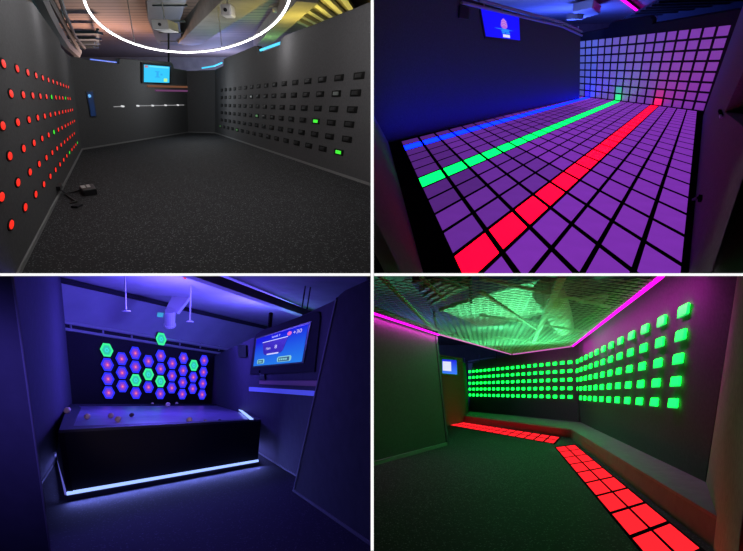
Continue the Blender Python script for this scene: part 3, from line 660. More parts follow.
# ring light
ring = [Vector(p) for p in P['ring']]
t = thing(R, 'ring_light', (-4.5, 8.2, 3.35), 'large white glowing ring light hanging under the brown ceiling', 'ring light')
mk(R, 'diffuser', G().tube(ring, 0.022, 8, closed=True), M['ring'], parent=t, smooth=True)
for i in range(0, 72, 9): lamp(R, 'POINT', ring[i] + Vector((0, 0, -0.08)), 42, (1, 0.97, 0.98), 0.06)   # the ring's own light
mk(R, 'channel', G().tube([p + Vector((0, 0, 0.045)) for p in ring], 0.014, 6, closed=True), M['white_metal'], parent=t)
for i in (3, 14, 24, 33, 50): mk(R, 'suspension_cable', G().tube([ring[i] + Vector((0, 0, 0.08)), ring[i] + Vector((0, 0, 1.93))], 0.012, 6), M['steel'], parent=t)
# ceiling clutter
bp = [Vector(p) for p in P['beam']]
struct(R, 'beam', G().prism([bp[0], bp[1], bp[1] + Vector((0.4, 0.8, 0)), bp[2], bp[3], bp[4]], (0, 0, 0.7)), M['concrete'], 'wide diagonal concrete beam crossing the brown ceiling', 'beam')
dp = [Vector(p) for p in P['duct']]
t = thing(R, 'air_duct', dp[3], 'dark sheet metal air duct running back above the cyan television', 'duct')
mk(R, 'casing', G().prism([Vector((-7.0, 12.0, 4.7)), Vector((-9.0, 16.4, 4.7)), Vector((-12.6, 25.5, 4.7)), Vector((-11.2, 25.5, 4.7)), Vector((-8.0, 17.1, 4.7)), Vector((-5.7, 12.0, 4.7))], (0, 0, 0.5)), M['duct'], parent=t)
for f in (0.1, 0.35, 0.6, 0.85):
    a = Vector((-7.0, 12.3, 4.69)).lerp(Vector((-12.3, 25.3, 4.69)), f); b = Vector((-5.8, 12.3, 4.69)).lerp(Vector((-11.2, 25.3, 4.69)), f)
    mk(R, 'seam', G().bar(a, b, 0.12, 0.06), M['tray'], parent=t)
for nm, key, lab in (('hanging_projector', 'proj1', 'white boxy projector hanging above the cyan television'), ('hanging_speaker', 'proj2', 'small white speaker hanging under the concrete beam')):
    pq = [Vector(p) for p in P[key]]; c = sum(pq, Vector()) / 4; w = (pq[1] - pq[0]).length / 2
    t = thing(R, nm, c, lab, 'projector' if 'proj' in nm else 'speaker')
    mk(R, 'body', G().prism([c + Vector(x) for x in ((-w, -w * 1.6, -.14), (w, -w * 1.6, -.14), (w, w * 1.6, -.14), (-w, w * 1.6, -.14))], (0, 0, .30)), M['white_metal'], parent=t, bevel=0.04)
    mk(R, 'lens', G().tube([c + Vector((0, -w * 1.6 - .04, 0)), c + Vector((0, -w * 1.6 + .02, 0))], 0.05, 12), M['dark'], parent=t)
    mk(R, 'rod', G().tube([c + Vector((0, 0, .15)), c + Vector((0, 0, 1.3))], 0.02, 6), M['steel'], parent=t)
t = thing(R, 'cable_tray', P['pipe'][2], 'blue lit cable tray running above the red button wall', 'cable tray')
pp = [Vector(p) for p in P['pipe']]
mk(R, 'tray_channel', G().tube(pp, 0.16, 6), M['tray'], parent=t)
mk(R, 'conduit', G().tube([p + Vector((0.35, 0.1, 0.25)) for p in pp], 0.05, 6), M['tray'], parent=t)
t = thing(R, 'pipe_run', P['pipe2'][1], 'grey pipe beside the cable tray over the left wall', 'pipe')
mk(R, 'pipe', G().tube(P['pipe2'], 0.09, 8), M['tray'], parent=t)
for i in (1, 2):
    v = Vector(P['pipe2'][i]); mk(R, 'hanger', G().tube([v, v + Vector((0, 0, 1.4))], 0.02, 6), M['steel'], parent=t)
vp = [Vector(p) for p in P['vent']]
t = thing(R, 'slatted_vent', Vector((-15, 23, 4.55)), 'pale slatted vent in the ceiling beyond the room corner', 'vent')
for i in range(4):
    y = 19.5 + i * 2.0; x = -13.2 - i * 1.2
    mk(R, 'slat', G().bar((x - 0.9, y, 4.6), (x + 0.5, y, 4.6), 0.6, 0.12), M['tray'], parent=t)
for x in (-0.9, 0.5): mk(R, 'side_rail', G().bar((-13.0 + x, 19.0, 4.68), (-17.0 + x, 26.0, 4.68), 0.12, 0.1), M['tray'], parent=t)
rp = [Vector(p) for p in P['ribs']]
t = thing(R, 'ribbed_ceiling_sheet', Vector((-1.9, 16, 4.85)), 'ribbed ceiling panel lit yellow above the right wall', 'ceiling panel')
mk(R, 'sheet', G().prism([(-3.9, 15.5, 4.98), (-2.6, 21.0, 4.98), (-0.5, 17.2, 4.98), (-0.9, 12.6, 4.98)], (0, 0, 0.04)), M['concrete'], parent=t)
for i in range(6):
    f = i / 5; a = Vector((-3.7, 15.6, 4.9)).lerp(Vector((-1.0, 12.9, 4.9)), f); b = Vector((-2.7, 20.4, 4.9)).lerp(Vector((-0.6, 16.9, 4.9)), f)
    mk(R, 'rib', G().bar(a, b, 0.22, 0.14), M['white_metal'], parent=t)
struct(R, 'beam', G().bar((-6.5, 25, 4.8), (-2.0, 12, 4.8), 0.7, 0.6), M['concrete'], 'grey beam between the wide beam and the yellow ribbed panel', 'beam')

# ================================================================== ROOM OF THE GLOWING TILE FLOOR
R = GRID; P = TR
FT = Latt(R, P['tile_O'], P['tile_A'], P['tile_B']); WT = Latt(R, P['wt_O'], P['wt_A'], P['wt_V'])
def fz(x, y):  # height of the tile bed under a plan point
    n = Vector(P['tile_A']).cross(Vector(P['tile_B'])); return FT.O.z - (n.x * (x - FT.O.x) + n.y * (y - FT.O.y)) / n.z
flo = [Vector((x, y, fz(x, y) - 0.006)) for x, y in ((-1, -1.2), (30, -1.2), (30, 40), (-1, 40))]
struct(R, 'floor', G().prism(flo, (0, 0, -0.1)), M['tile_base'], 'black bed under the glowing tile floor', 'floor')
struct(R, 'ceiling', G().box(-1, 34, 0, 44, 5.2, 5.35), M['teal_paint'], 'pale ceiling washed blue above the tile floor room', 'ceiling')
struct(R, 'wall_rear', G().box(-1, 34, 44, 44.2, -1, 5.3), M['concrete'], 'grey wall far behind the tile wall', 'wall')
struct(R, 'wall_outer', G().box(34, 34.2, 0, 44, -1, 5.3), M['felt_dark'], 'dark wall far right of the tile floor room', 'wall')
LW = Wall(R, P['left']['A'], P['left']['B']); RW = Wall(R, P['right']['A'], P['right']['B']); NW = Wall(R, P['near']['A'], P['near']['B'])
struct(R, 'wall_left', LW.face([(-2, -0.3), (22.4, -0.3), (22.4, 3.34), (13.6, 3.576), (8.4, 3.66), (-2, 3.9)]), M['felt_navy'], 'dark navy wall beside the blue tile stripe', 'wall')
struct(R, 'wall_back', WT.plate([(-0.25, -0.6), (16.25, -0.6), (17.2, 9.0), (9.43, 8.79), (9.40, 9.2), (9.1, 9.5), (8.9, 9.56), (4.75, 9.62), (4.5, 9.5), (4.35, 9.25), (4.33, 9.0), (-0.25, 8.83)], -0.2, -0.015), M['dark'], 'black wall holding the lit wall tiles', 'wall')
RW_top = [(-0.1, -0.3), (30, -0.3), (30, 1.55), (17.4, 1.36), (14.04, 1.196), (14.413, 1.794), (15.8, 3.9), (-0.1, 3.5)]
struct(R, 'wall_right', RW.face(RW_top, 0.2), M['felt_plum'], 'dark purple wall beside the tile floor, cut by an opening', 'wall')
struct(R, 'wall_beyond', G().box(19.0, 19.2, -2, 30, -1.5, 5.2), M['felt'], 'dim wall seen through the opening on the right', 'wall')
struct(R, 'wall_near', NW.face([(-0.02, -0.3), (9.6, -0.3), (9.6, 1.1), (-0.02, 1.1)], 0.1), M['felt_pale'], 'low grey wall at the near corner of the tile floor', 'wall')

# floor tiles: sixteen lanes of twenty-three, and a cut row against the tiled wall
g_ = 0.07
def tile_geo(L, c, r, g, z0, z1, cut=0.0):
    a = [L.p(c + g, r + g, z0), L.p(c + 1 - g, r + g, z0), L.p(c + 1 - g, r + 1 - g - cut, z0), L.p(c + g, r + 1 - g - cut, z0)]
    e = 0.02
    b = [L.p(c + g, r + g, z1 - 0.001), L.p(c + 1 - g, r + g, z1 - 0.001), L.p(c + 1 - g, r + 1 - g - cut, z1 - 0.001), L.p(c + g, r + 1 - g - cut, z1 - 0.001)]
    t = [L.p(c + g + e, r + g + e, z1), L.p(c + 1 - g - e, r + g + e, z1), L.p(c + 1 - g - e, r + 1 - g - e - cut, z1), L.p(c + g + e, r + 1 - g - e - cut, z1)]
    return G().rings([a, b, t])
far_tiles = G()
proto = None
for c in range(16):
    for r in range(24):
        loc = FT.p(c + .5, r + .5)
        m = {1: 'tile_blue', 6: 'tile_green', 11: 'tile_red'}.get(c)
        col = {1: 'blue', 6: 'green', 11: 'red'}.get(c, 'purple')
        if m is None: m = 'tile_dim' if (r < 2 and c < 9) or (c == 0 and r < 8) else ('tile_mid' if (r < 5 and c < 11) or c < 6 else 'tile_purple')
        lane = '%s stripe' % col if c in (1, 6, 11) else '%s lane from the navy wall' % ORD[c]
        label = '%s floor tile in the %s, %s from the tiled wall' % (col, lane, ORD[23 - r])
        grp = '%s lit floor tiles' % col
        heights = [(R.M @ FT.p(c + u, r + v)).z for u in (0, 1) for v in (0, 1)]
        if max(heights) < 2.775: continue          # wholly in front of the room's open side
        if min(heights) < 2.80:                    # cut off at the open side
            tag(mk(R, 'floor_tile', tile_geo(FT, c, r, g_, -0.005, 0.0), M[m], loc=loc, clip=True), label, 'floor tile', grp, 'thing'); continue
        cut = max(0.0, 24 - 0.07 - (23.30 + 0.049 * c)) if r == 23 else 0.0
        if r >= 17 and c not in (1, 6, 11):     # the far rows, a few pixels each
            t_ = tile_geo(FT, c, r, g_, -0.005, 0.0, cut); far_tiles.add(t_.v, t_.f); continue
        if r == 23:
            tag(mk(R, 'floor_tile', tile_geo(FT, c, r, g_, -0.005, 0.0, cut), M[m], loc=loc), label, 'floor tile', grp, 'thing'); continue
        if proto is None:
            proto = tag(mk(R, 'floor_tile', tile_geo(FT, c, r, g_, -0.005, 0.0), M[m], loc=loc), label, 'floor tile', grp, 'thing')
        else:
            o = proto.copy(); COL.objects.link(o); o.data = swap(proto.data, M[m]); o.matrix_world = R.M @ Matrix.Translation(loc); o['label'] = label; o['group'] = grp; o['_b'] = tuple(loc)
tag(mk(R, 'floor_tile', far_tiles, M['tile_purple'], loc=FT.p(8, 20)), 'far rows of purple floor tiles close to the tiled wall', 'floor tile', kind='stuff')
# wall tiles: sixteen columns, eight rows
proto = None
for c in range(16):
    for r in range(8):
        loc = WT.p(c + .5, r + .5)
        m = 'wt%d' % min(5, int(c * 6 / 13)); col = 'blue-violet' if c < 5 else ('lilac' if c < 9 else 'purple')
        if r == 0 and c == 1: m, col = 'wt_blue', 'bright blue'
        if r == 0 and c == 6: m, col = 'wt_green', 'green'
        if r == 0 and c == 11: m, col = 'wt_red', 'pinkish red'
        if r == 1 and c == 1: m, col = 'wt_blue_spill', 'deep blue'  # blue floor stripe's reflected light put into the tile colour
        if r == 1 and c == 6: m, col = 'wt_green_spill', 'teal'  # green stripe's reflection painted into this tile
        if r == 1 and c == 11: m, col = 'wt_red_spill', 'rose'  # tile colour carries the red stripe's reflected light
        label = '%s wall tile, %s column from the navy wall, %s row up' % (col, ORD[c], ORD[r])
        if proto is None: proto = tag(mk(R, 'wall_tile', tile_geo(WT, c, r, 0.11, -0.014, -0.006), M[m], loc=loc), label, 'wall tile', 'lit tiles on the back wall', 'thing')
        else:
            o = proto.copy(); COL.objects.link(o); o.data = swap(proto.data, M[m]); o.matrix_world = R.M @ Matrix.Translation(loc); o['label'] = label; o['_b'] = tuple(loc)
# television
q = P['left']['screen']; t = thing(R, 'television', LW.p(10.2, 2.7), 'television with a deep blue picture and pink emblem on the navy wall', 'television')
mk(R, 'bracket', LW.plate([(9.4, 2.95), (11.2, 2.95), (11.2, 3.3), (9.4, 3.3)], 0, 0.015), M['black'], parent=t)
mk(R, 'bezel', LW.plate([(q[0][0] - .12, q[0][1] - .07), (q[1][0] + .12, q[1][1] - .07), (q[2][0] + .12, q[2][1] + .05), (q[3][0] - .12, q[3][1] + .05)], 0.015, 0.035), M['black'], parent=t)
Q = Quad(LW, q, 0.035)
mk(R, 'screen', Q.rect(0, 0, 1, 1, 0, 0.008), M['blue_screen'], parent=t)
egg = [(0.53 + 0.085 * math.sin(a) * (1 - 0.45 * math.cos(a)), 0.56 + 0.19 * math.cos(a)) for a in [2 * math.pi * k / 20 for k in range(20)]]
mk(R, 'emblem', Q.poly(egg, 0.008, 0.013), M['pic_pink'], parent=t)
g = G()
for k in range(3):
    y = 0.47 + 0.085 * k; g2 = Q.poly([(0.46, y), (0.53, y + 0.05), (0.60, y), (0.60, y + 0.02), (0.53, y + 0.07), (0.46, y + 0.02)], 0.013, 0.017); g.add(g2.v, g2.f)
mk(R, 'emblem_stripes', g, M['pic_pink2'], parent=t)
mk(R, 'swoosh', Q.poly([(0.24, 0.355), (0.53, 0.325), (0.80, 0.335), (0.60, 0.365), (0.50, 0.375)], 0.008, 0.013), M['pic_cyan'], parent=t)
g = G()
for u0, v0, u1, v1 in ((0.44, 0.26, 0.66, 0.32), (0.45, 0.19, 0.54, 0.245), (0.56, 0.19, 0.68, 0.245)): g2 = Q.rect(u0, v0, u1, v1, 0.008, 0.013); g.add(g2.v, g2.f)
mk(R, 'caption', g, M['pic_cyan'], parent=t)
mk(R, 'white_plate', Q.rect(0.47, 0.05, 0.67, 0.16, 0.008, 0.013), M['pic_white'], parent=t)
q = P['left']['speaker']; t = thing(R, 'wall_speaker', LW.p(7.0, 3.1), 'small black speaker on the navy wall beside the blue television', 'speaker')
mk(R, 'cabinet', LW.plate(q, 0.02, 0.08), M['black'], parent=t, bevel=0.02); mk(R, 'mount', LW.plate([(6.9, 3.2), (7.2, 3.2), (7.2, 3.35), (6.9, 3.35)], 0, 0.02), M['steel'], parent=t)
t = thing(R, 'cable_rail', LW.p(14, 3.6), 'twin grey rail running along the top of the navy wall', 'rail')
mk(R, 'lower_rail', G().tube([LW.p(a, h, 0.06) for a, h in P['left']['pipe1']], 0.05, 8), M['steel'], parent=t)
mk(R, 'upper_rail', G().tube([LW.p(a, h, 0.06) for a, h in P['left']['pipe2']], 0.05, 8), M['steel'], parent=t)
for k in range(9):
    a = 8.8 + k * 1.6; mk(R, 'rung', G().tube([LW.p(a, 3.50, 0.06), LW.p(a, 3.66, 0.06)], 0.025, 6), M['steel'], parent=t)
a, b = [Vector(p) for p in P['neon']]
t = thing(R, 'neon_strip', a, 'slanting magenta neon strip on the ceiling above the tile wall', 'neon light')
mk(R, 'tube', G().tube([a, b], 0.07, 8), M['neon'], parent=t, smooth=True); mk(R, 'holder', G().bar(a + Vector((0, 0, .13)), b + Vector((0, 0, .13)), 0.14, 0.1), M['dark'], parent=t)
t = thing(R, 'duct', P['duct'][0], 'blue lit air duct hanging left of the magenta neon strip', 'duct')
mk(R, 'casing', G().prism([Vector(p) for p in P['duct']], (0, 0, 0.45)), M['white_metal'], parent=t, bevel=0.05)
mk(R, 'flange', G().tube([Vector(P['lamp'][0]) + Vector((0, 0, -.25)), Vector(P['lamp'][0]) + Vector((0, 0, .05))], 0.5, 12), M['white_metal'], parent=t)
t = thing(R, 'corrugated_sheet', P['deck'][0], 'dark corrugated ceiling panel over the right end of the tile wall', 'ceiling panel')
mk(R, 'sheet', G().prism([(18.6, 34, 4.75), (24, 30, 4.75), (20, 19, 4.75), (13.6, 19.5, 4.75)], (0, 0, 0.05)), M['felt'], parent=t)
for k in range(10):
    f = k / 9; mk(R, 'rib', G().bar(Vector((18.4, 33.4, 4.7)).lerp(Vector((13.9, 20, 4.7)), f), Vector((23.6, 30, 4.7)).lerp(Vector((20, 19.6, 4.7)), f), 0.3, 0.1), M['felt'], parent=t)
t = thing(R, 'wall_latch', RW.p(13.2, 1.1), 'small black latch on the edge of the opening in the right wall', 'latch')
mk(R, 'latch_body', RW.plate([(12.7, 1.09), (14.0, 1.11), (14.0, 1.15), (12.7, 1.13)], 0, 0.04), M['soot'], parent=t)
mk(R, 'bolt', RW.plate([(14.0, 1.12), (14.4, 1.12), (14.4, 1.15), (14.0, 1.15)], 0.02, 0.05), M['steel'], parent=t)
t = thing(R, 'cable_clip', RW.p(16.8, 0.24), 'tiny black clip low on the dark right wall', 'clip')
mk(R, 'clip_body', RW.plate([(16.7, 0.25), (17.0, 0.25), (17.0, 0.30), (16.7, 0.29)], 0, 0.04), M['soot'], parent=t); mk(R, 'stub', G().tube([RW.p(16.8, 0.26, 0.04), RW.p(16.75, 0.2, 0.08)], 0.02, 6), M['black'], parent=t)

# ================================================================== ROOM OF THE BALL TABLE
R = BALL; P = BL
BLL = Wall(R, P['left']['A'], P['left']['B']); BLR = Wall(R, P['right']['A'], P['right']['B']); BLB = Wall(R, P['back']['A'], P['back']['B']); PIL = Wall(R, P['pillar']['A'], P['pillar']['B'])
struct(R, 'floor', G().box(-14, 0.2, -0.8, 26, -0.1, 0), M['rubber_dark'], 'dark speckled floor around the ball table', 'floor')
struct(R, 'wall_left', BLL.face([(-3.6, 0), (10.2, 0), (10.2, 4.9), (-3.6, 4.9)]), M['felt_blue'], 'grey left wall washed violet behind the near wall end', 'wall')
struct(R, 'wall_back', BLB.face([(-0.1, 0), (7.3, 0), (7.3, 3.3), (-0.1, 3.3)]), M['felt_dark'], 'dark wall behind the hexagon targets', 'wall')
struct(R, 'wall_upper', BLB.face([(-1, 3.3), (16, 3.3), (16, 4.6), (-1, 4.7)], 0.2), M['upper_paint'], 'pale upper wall above the rail and hexagon targets', 'wall')
struct(R, 'wall_right', BLR.face([(-11.5, 0), (4.5, 0), (4.5, 2.95), (-11.5, 2.95)]), M['felt_blue'], 'grey right wall behind the game television', 'wall')
pt = P['pillar']['top']
struct(R, 'wall_end', PIL.face([(0, 0), (4, 0), (4, 2.77), (0.59, 2.79), (0.42, 2.765), (0.336, 2.726)], 0.35), M['felt_blue'], 'near grey wall end on the right of the ball table room', 'wall')
bk = [Vector(p) for p in P['block']]
struct(R, 'wall_near', G().prism([bk[0], bk[1] + Vector((-1, 0, 0)), bk[1] + Vector((-1, 0, 0)) + R.U * 3.4, bk[0] + R.U * 3.4], (-0.35, 0.3, 0)), M['felt_blue'], 'near grey wall end on the left of the ball table room', 'wall')
struct(R, 'ceiling', G().box(-16, 0.2, 2, 30, 4.6, 4.75), M['teal_paint'], 'pale ceiling glowing violet above the ball table', 'ceiling')
struct(R, 'wall_outer', G().box(-16.2, -16, 0, 30, 0, 4.7), M['concrete'], 'grey outer wall far left of the ball table room', 'wall')
struct(R, 'wall_rear', G().box(-16, 0.2, 30, 30.2, 0, 4.7), M['concrete'], 'grey wall far behind the ball table room', 'wall')
for w, nm, lab, a0, a1 in ((BLL, 'baseboard_left', 'pale skirting on the left wall by the ball table', -3.6, 3.2), (BLR, 'baseboard_right', 'pale skirting on the right wall by the ball table', -0.6, 4.5), (PIL, 'baseboard_end', 'pale skirting along the near right wall end', 0, 4)):
    struct(R, nm, w.plate([(a0, 0), (a1, 0), (a1, 0.035), (a0, 0.035)], 0, 0.02), M['trim_pale'], lab, 'baseboard')
struct(R, 'beam', G().bar((-4.6, 5.6, 4.35), (-2.0, 12.6, 4.35), 0.30, 0.25), M['concrete'], 'dark beam crossing the violet ceiling', 'beam')
struct(R, 'beam', G().prism([(-4.3, 5.0, 4.45), (-0.2, 5.0, 4.45), (-0.2, 16, 4.45), (-1.7, 13, 4.45)], (0, 0, 0.14)), M['concrete'], 'grey ceiling bay to the right of the dark beam', 'ceiling bay')
struct(R, 'trim_7', PIL.plate([(0, 0), (0.05, 0), (0.385, 2.72), (0.335, 2.72)], 0, 0.015), M['trim_pale'], 'pale corner strip on the near right wall end', 'trim')
struct(R, 'trim_8', G().prism([bk[0] + Vector((-.012, -.001, 0)), bk[0] + Vector((0, -.001, 0)), bk[0] + R.U * 3.4, bk[0] + Vector((-.012, -.001, 0)) + R.U * 3.4], (0, -0.01, 0)), M['trim_pale'], 'pale corner strip on the near left wall end', 'trim')
struct(R, 'beam', G().bar(BLB.p(-0.5, 4.56, 0.1), BLB.p(14, 4.46, 0.1), 0.14, 0.14), M['dark'], 'dark ledge along the top of the upper wall', 'beam')
# rail along the back wall
t = thing(R, 'rail_truss', BLB.p(3, 3.1), 'grey twin rail running along the top of the hexagon wall', 'rail')
for h0, h1, nm in ((3.33, 3.25, 'upper_rail'), (3.14, 3.04, 'lower_rail')): mk(R, nm, G().tube([BLB.p(-0.3, h0 + .1, 0.03), BLB.p(8.5, h1, 0.03)], 0.05, 8), M['steel'], parent=t)
mk(R, 'web_board', BLB.plate([(-0.3, 3.24), (8.5, 3.05), (8.5, 3.24), (-0.3, 3.42)], 0.0, 0.02), M['dark'], parent=t)
for k in range(8): mk(R, 'bracket', G().tube([BLB.p(0.2 + k * 1.05, 3.2, 0.03), BLB.p(0.2 + k * 1.05, 3.4, 0.03)], 0.03, 6), M['steel'], parent=t)

# hexagon targets
HX = Latt(R, P['hex_O'], P['hex_A'], P['hex_V'])
def hexring(c, r, k, d): return [HX.p(c + x * k * 0.453, r + y * k * 0.452, d) for x, y in ((1, 0), (.5, 1), (-.5, 1), (-1, 0), (-.5, -1), (.5, -1))]
spots = []
for c in range(9):
    for j in range(4 if c % 2 == 0 else 3): spots.append((c, j + (0.5 if c % 2 else 0.0), j))
gset = {(0, 3), (2, 1), (3, 1), (4, 1), (7, 2)}
spots.append((P['hex_hi'][0][0], P['hex_hi'][0][1], 9))
def hexagon(c, r, label, green):
    loc = HX.p(c, r); t = thing(R, 'hexagon_target', loc, label, 'target', 'hexagon targets on the dark wall')
    def dish(k0, k1, d0, d1): return G().rings([hexring(c, r, k0, d0), hexring(c, r, k0, d1 - 0.01), hexring(c, r, k0 * 0.96, d1)])
    mk(R, 'housing', dish(1.0, 1, 0.0, 0.05), M['black'], parent=t)
    mk(R, 'rim_light', G().rings([hexring(c, r, 0.97, 0.05), hexring(c, r, 0.97, 0.065), hexring(c, r, 0.70, 0.065), hexring(c, r, 0.70, 0.05)], closed=True), M['hexg_rim' if green else 'hex_rim'], parent=t)
    mk(R, 'face', dish(0.70, 1, 0.05, 0.060), M['hexg_face' if green else 'hex_face'], parent=t)
    mk(R, 'glow_ring', dish(0.34, 1, 0.055, 0.068), M['hexg_core' if green else 'hex_glow'], parent=t)
    mk(R, 'core', dish(0.15, 1, 0.06, 0.075), M['hexg_face' if green else 'hex_core'], parent=t)
    return t
pb = pg = None
for c, r, j in spots:
    green = (c, j) in gset or j == 9
    if j == 9: label = 'green hexagon target alone above all the others, overlapping the rail'
    else:
        label = '%s hexagon target in the %s column from the left, %s from the bottom' % ('green' if green else 'blue and red', ORD[c], ORD[j])
    src = pg if green else pb
    if src is None:
        t = hexagon(c, r, label, green)
        if green: pg = t
        else: pb = t
    else: dup(R, src, HX.p(c, r, 0.06 if j == 9 else 0.0), label, 'hexagon targets on the dark wall')
# ball table
H = 0.95
top = [Vector(p) for p in P['tub_top']]; base = [Vector(p) for p in P['tub_base']]; base[0].x += 0.05
FL, FR = top[0], top[1]; BR_ = top[2]; BK_R = Vector((-6.26, 15.11, H)); BK_L = top[3]; LM = Vector((-8.35, 7.9, H))
t = thing(R, 'ball_table', (-5.5, 5.5, 0), 'large dark ball table with a white light strip along its foot', 'ball table')
def loft(lo, hi, off): # slab between two edges
    a, b = [Vector(x) for x in lo], [Vector(x) for x in hi]; return G().prism([a[0], a[1], b[1], b[0]], off)
mk(R, 'front_panel', loft((base[0], base[1]), (FL + Vector((0, 0, -.04)), FR + Vector((0, 0, -.04))), (-0.05, 0.06, 0)), M['table_side'], parent=t)
sb = base[0] + (base[2] - base[0]) * 1.0
mk(R, 'side_panel', loft((base[0], sb), (FL + Vector((0, 0, -.04)), LM + Vector((0, 0, -.04))), (0.06, 0.04, 0)), M['table_side'], parent=t)
e0 = base[1]; mk(R, 'side_panel', loft((e0, e0 + Vector((-2.3, 6.6, 0))), (FR + Vector((0, 0, -.04)), BR_ + Vector((0, 0, -.04))), (-0.06, 0.0, 0)), M['table_side'], parent=t)
inn = [Vector(p) for p in P['tub_inner']]
outer = [FL, FR, BR_, BK_R, BK_L, LM]; inner = [Vector((-4.72, 2.42, H)), Vector((-2.62, 5.70, H)), Vector((-5.0, 12.6, H)), Vector((-6.3, 14.9, H)), Vector((-9.55, 10.2, H)), Vector((-8.15, 8.2, H))]
dz = Vector((0, 0, 0.04)); 
mk(R, 'rim', G().rings([[p - dz for p in outer], outer, inner, [p - dz * 4 for p in inner]], closed=True), M['table_rim'], parent=t)
mk(R, 'play_surface', G().prism([p - Vector((0, 0, 0.06)) for p in inner], (0, 0, -0.03)), M['table_top'], parent=t)
def up(p, q_, f): return Vector(p).lerp(Vector(q_), f)
def stripbar(pa, ta, pb_, tb, f0, f1, off): return G().prism([up(pa, ta, f0), up(pb_, tb, f0), up(pb_, tb, f1), up(pa, ta, f1)], off)
mk(R, 'foot_light', stripbar(base[0], FL, base[1], FR, 0.088, 0.128, (0.03, -0.06, 0)), M['led_white'], parent=t)
mk(R, 'side_light', stripbar(base[0], FL, sb, LM, 0.080, 0.098, (-0.03, -0.01, 0)), M['led_violet'], parent=t)
strip_lamp(R, up(base[0], FL, 0.10) + Vector((0.09, -0.12, 0)), up(base[1], FR, 0.10) + Vector((0.09, -0.12, 0)), (0.5, -0.35, -0.2), 0.03, 34, (0.20, 0.24, 1.0))   # the strip's own light on the floor
strip_lamp(R, e0 + Vector((0.05, 0.1, 0.12)), e0 + Vector((-1.3, 3.9, 0.12)), (0.9, 0.3, 0.1), 0.03, 10, (0.22, 0.25, 1.0))
strip_lamp(R, up(base[0], FL, 0.12) + Vector((-0.05, 0, 0)), up(sb, LM, 0.12) + Vector((-0.05, 0, 0)), (-0.8, -0.5, 0.1), 0.03, 6, (0.22, 0.25, 1.0))
mk(R, 'plinth', stripbar(base[0], FL, base[1], FR, 0.0, 0.08, (0.025, -0.05, 0)), M['table_rim'], parent=t)
cs_ = [Vector(p) for p in P['cstrip']]
mk(R, 'rim_light', G().prism([cs_[0] + Vector((0, 0, -0.02)), cs_[1] + Vector((0, 0, -0.02)), cs_[1] + Vector((-0.07, -0.03, -0.02)), cs_[0] + Vector((-0.07, -0.03, -0.02))], (0, 0, 0.02)), M['led_white'], parent=t)
names = ['pale pink ball in the left back corner of the table rim', 'pale ball alone on the left part of the table', 'pale ball of the pair on the left, farther one', 'pale ball of the pair on the left, nearer one', 'dark ball to the right of the pair on the table', 'pale ball far back in the middle of the table', 'small ball at the back edge right of the middle', 'small ball at the back edge left of the middle', 'orange pink ball near the front edge of the table', 'small ball right of the orange pink ball', 'small dull ball nearest the right end of the front edge']
rad = [0.07, 0.06, 0.06, 0.06, 0.05, 0.085, 0.06, 0.05, 0.06, 0.04, 0.04]
for i, p in enumerate(P['balls']):
    v = Vector(p) + (Vector((0, 0.15, 0)) if i in (9, 10) else Vector()); v.z = H - 0.06 + rad[i] if i else H + rad[i]
    tag(mk(R, 'ball', G().ball(v, rad[i], 12, 8), M['ball_dark' if i in (4, 10) else 'ball_pale'], loc=v - Vector((0, 0, rad[i])), smooth=True), names[i], 'ball', 'balls on the table')

# game television
q = P['right']['screen']; t = thing(R, 'television', BLR.p(0.3, 2.0), 'game television with a blue score picture on a black rounded board', 'television')
bd = [(-2.336, 2.0), (3.3, 1.92), (3.1, 2.78), (3.0, 2.87), (2.75, 2.91), (-1.45, 3.03), (-2.0, 3.0), (-2.2, 2.93)]
mk(R, 'backing_board', BLR.plate(bd, 0.0, 0.03), M['dark'], parent=t)
mk(R, 'bezel', BLR.plate([(q[0][0] - .12, q[0][1] - .03), (q[1][0] + .12, q[1][1] - .03), (q[2][0] + .12, q[2][1] + .03), (q[3][0] - .12, q[3][1] + .03)], 0.03, 0.045), M['black'], parent=t)
Q = Quad(BLR, q, 0.045)
fade = screen_fade('blue_game_picture', (0.02, 0.20, 0.85), (0.012, 0.014, 0.75), (0, 0, 1), 0.15, 0.75, 1.0)
mk(R, 'screen', Q.rect(0, 0, 1, 1, 0, 0.006), fade, parent=t)
mk(R, 'title_lettering', Q.text('Level 1', 0.40, 0.885, 0.56, 0.955, 0.010), M['tv_text'], parent=t)
mk(R, 'score_panel', Q.poly([(0.19, 0.80), (0.72, 0.80), (0.66, 0.42), (0.62, 0.36), (0.28, 0.36), (0.24, 0.42)], 0.006, 0.010), M['tv_panel'], parent=t)
g = Q.rect(0.19, 0.795, 0.72, 0.815, 0.010, 0.013); g2 = Q.rect(0.33, 0.345, 0.58, 0.385, 0.010, 0.013); g.add(g2.v, g2.f)
mk(R, 'panel_edges', g, M['tv_text'], parent=t)
mk(R, 'score_lettering', Q.text('Num', 0.30, 0.525, 0.40, 0.61, 0.014), M['tv_text'], parent=t)
mk(R, 'score_digit', Q.text('8', 0.49, 0.52, 0.535, 0.63, 0.014), M['tv_text'], parent=t)
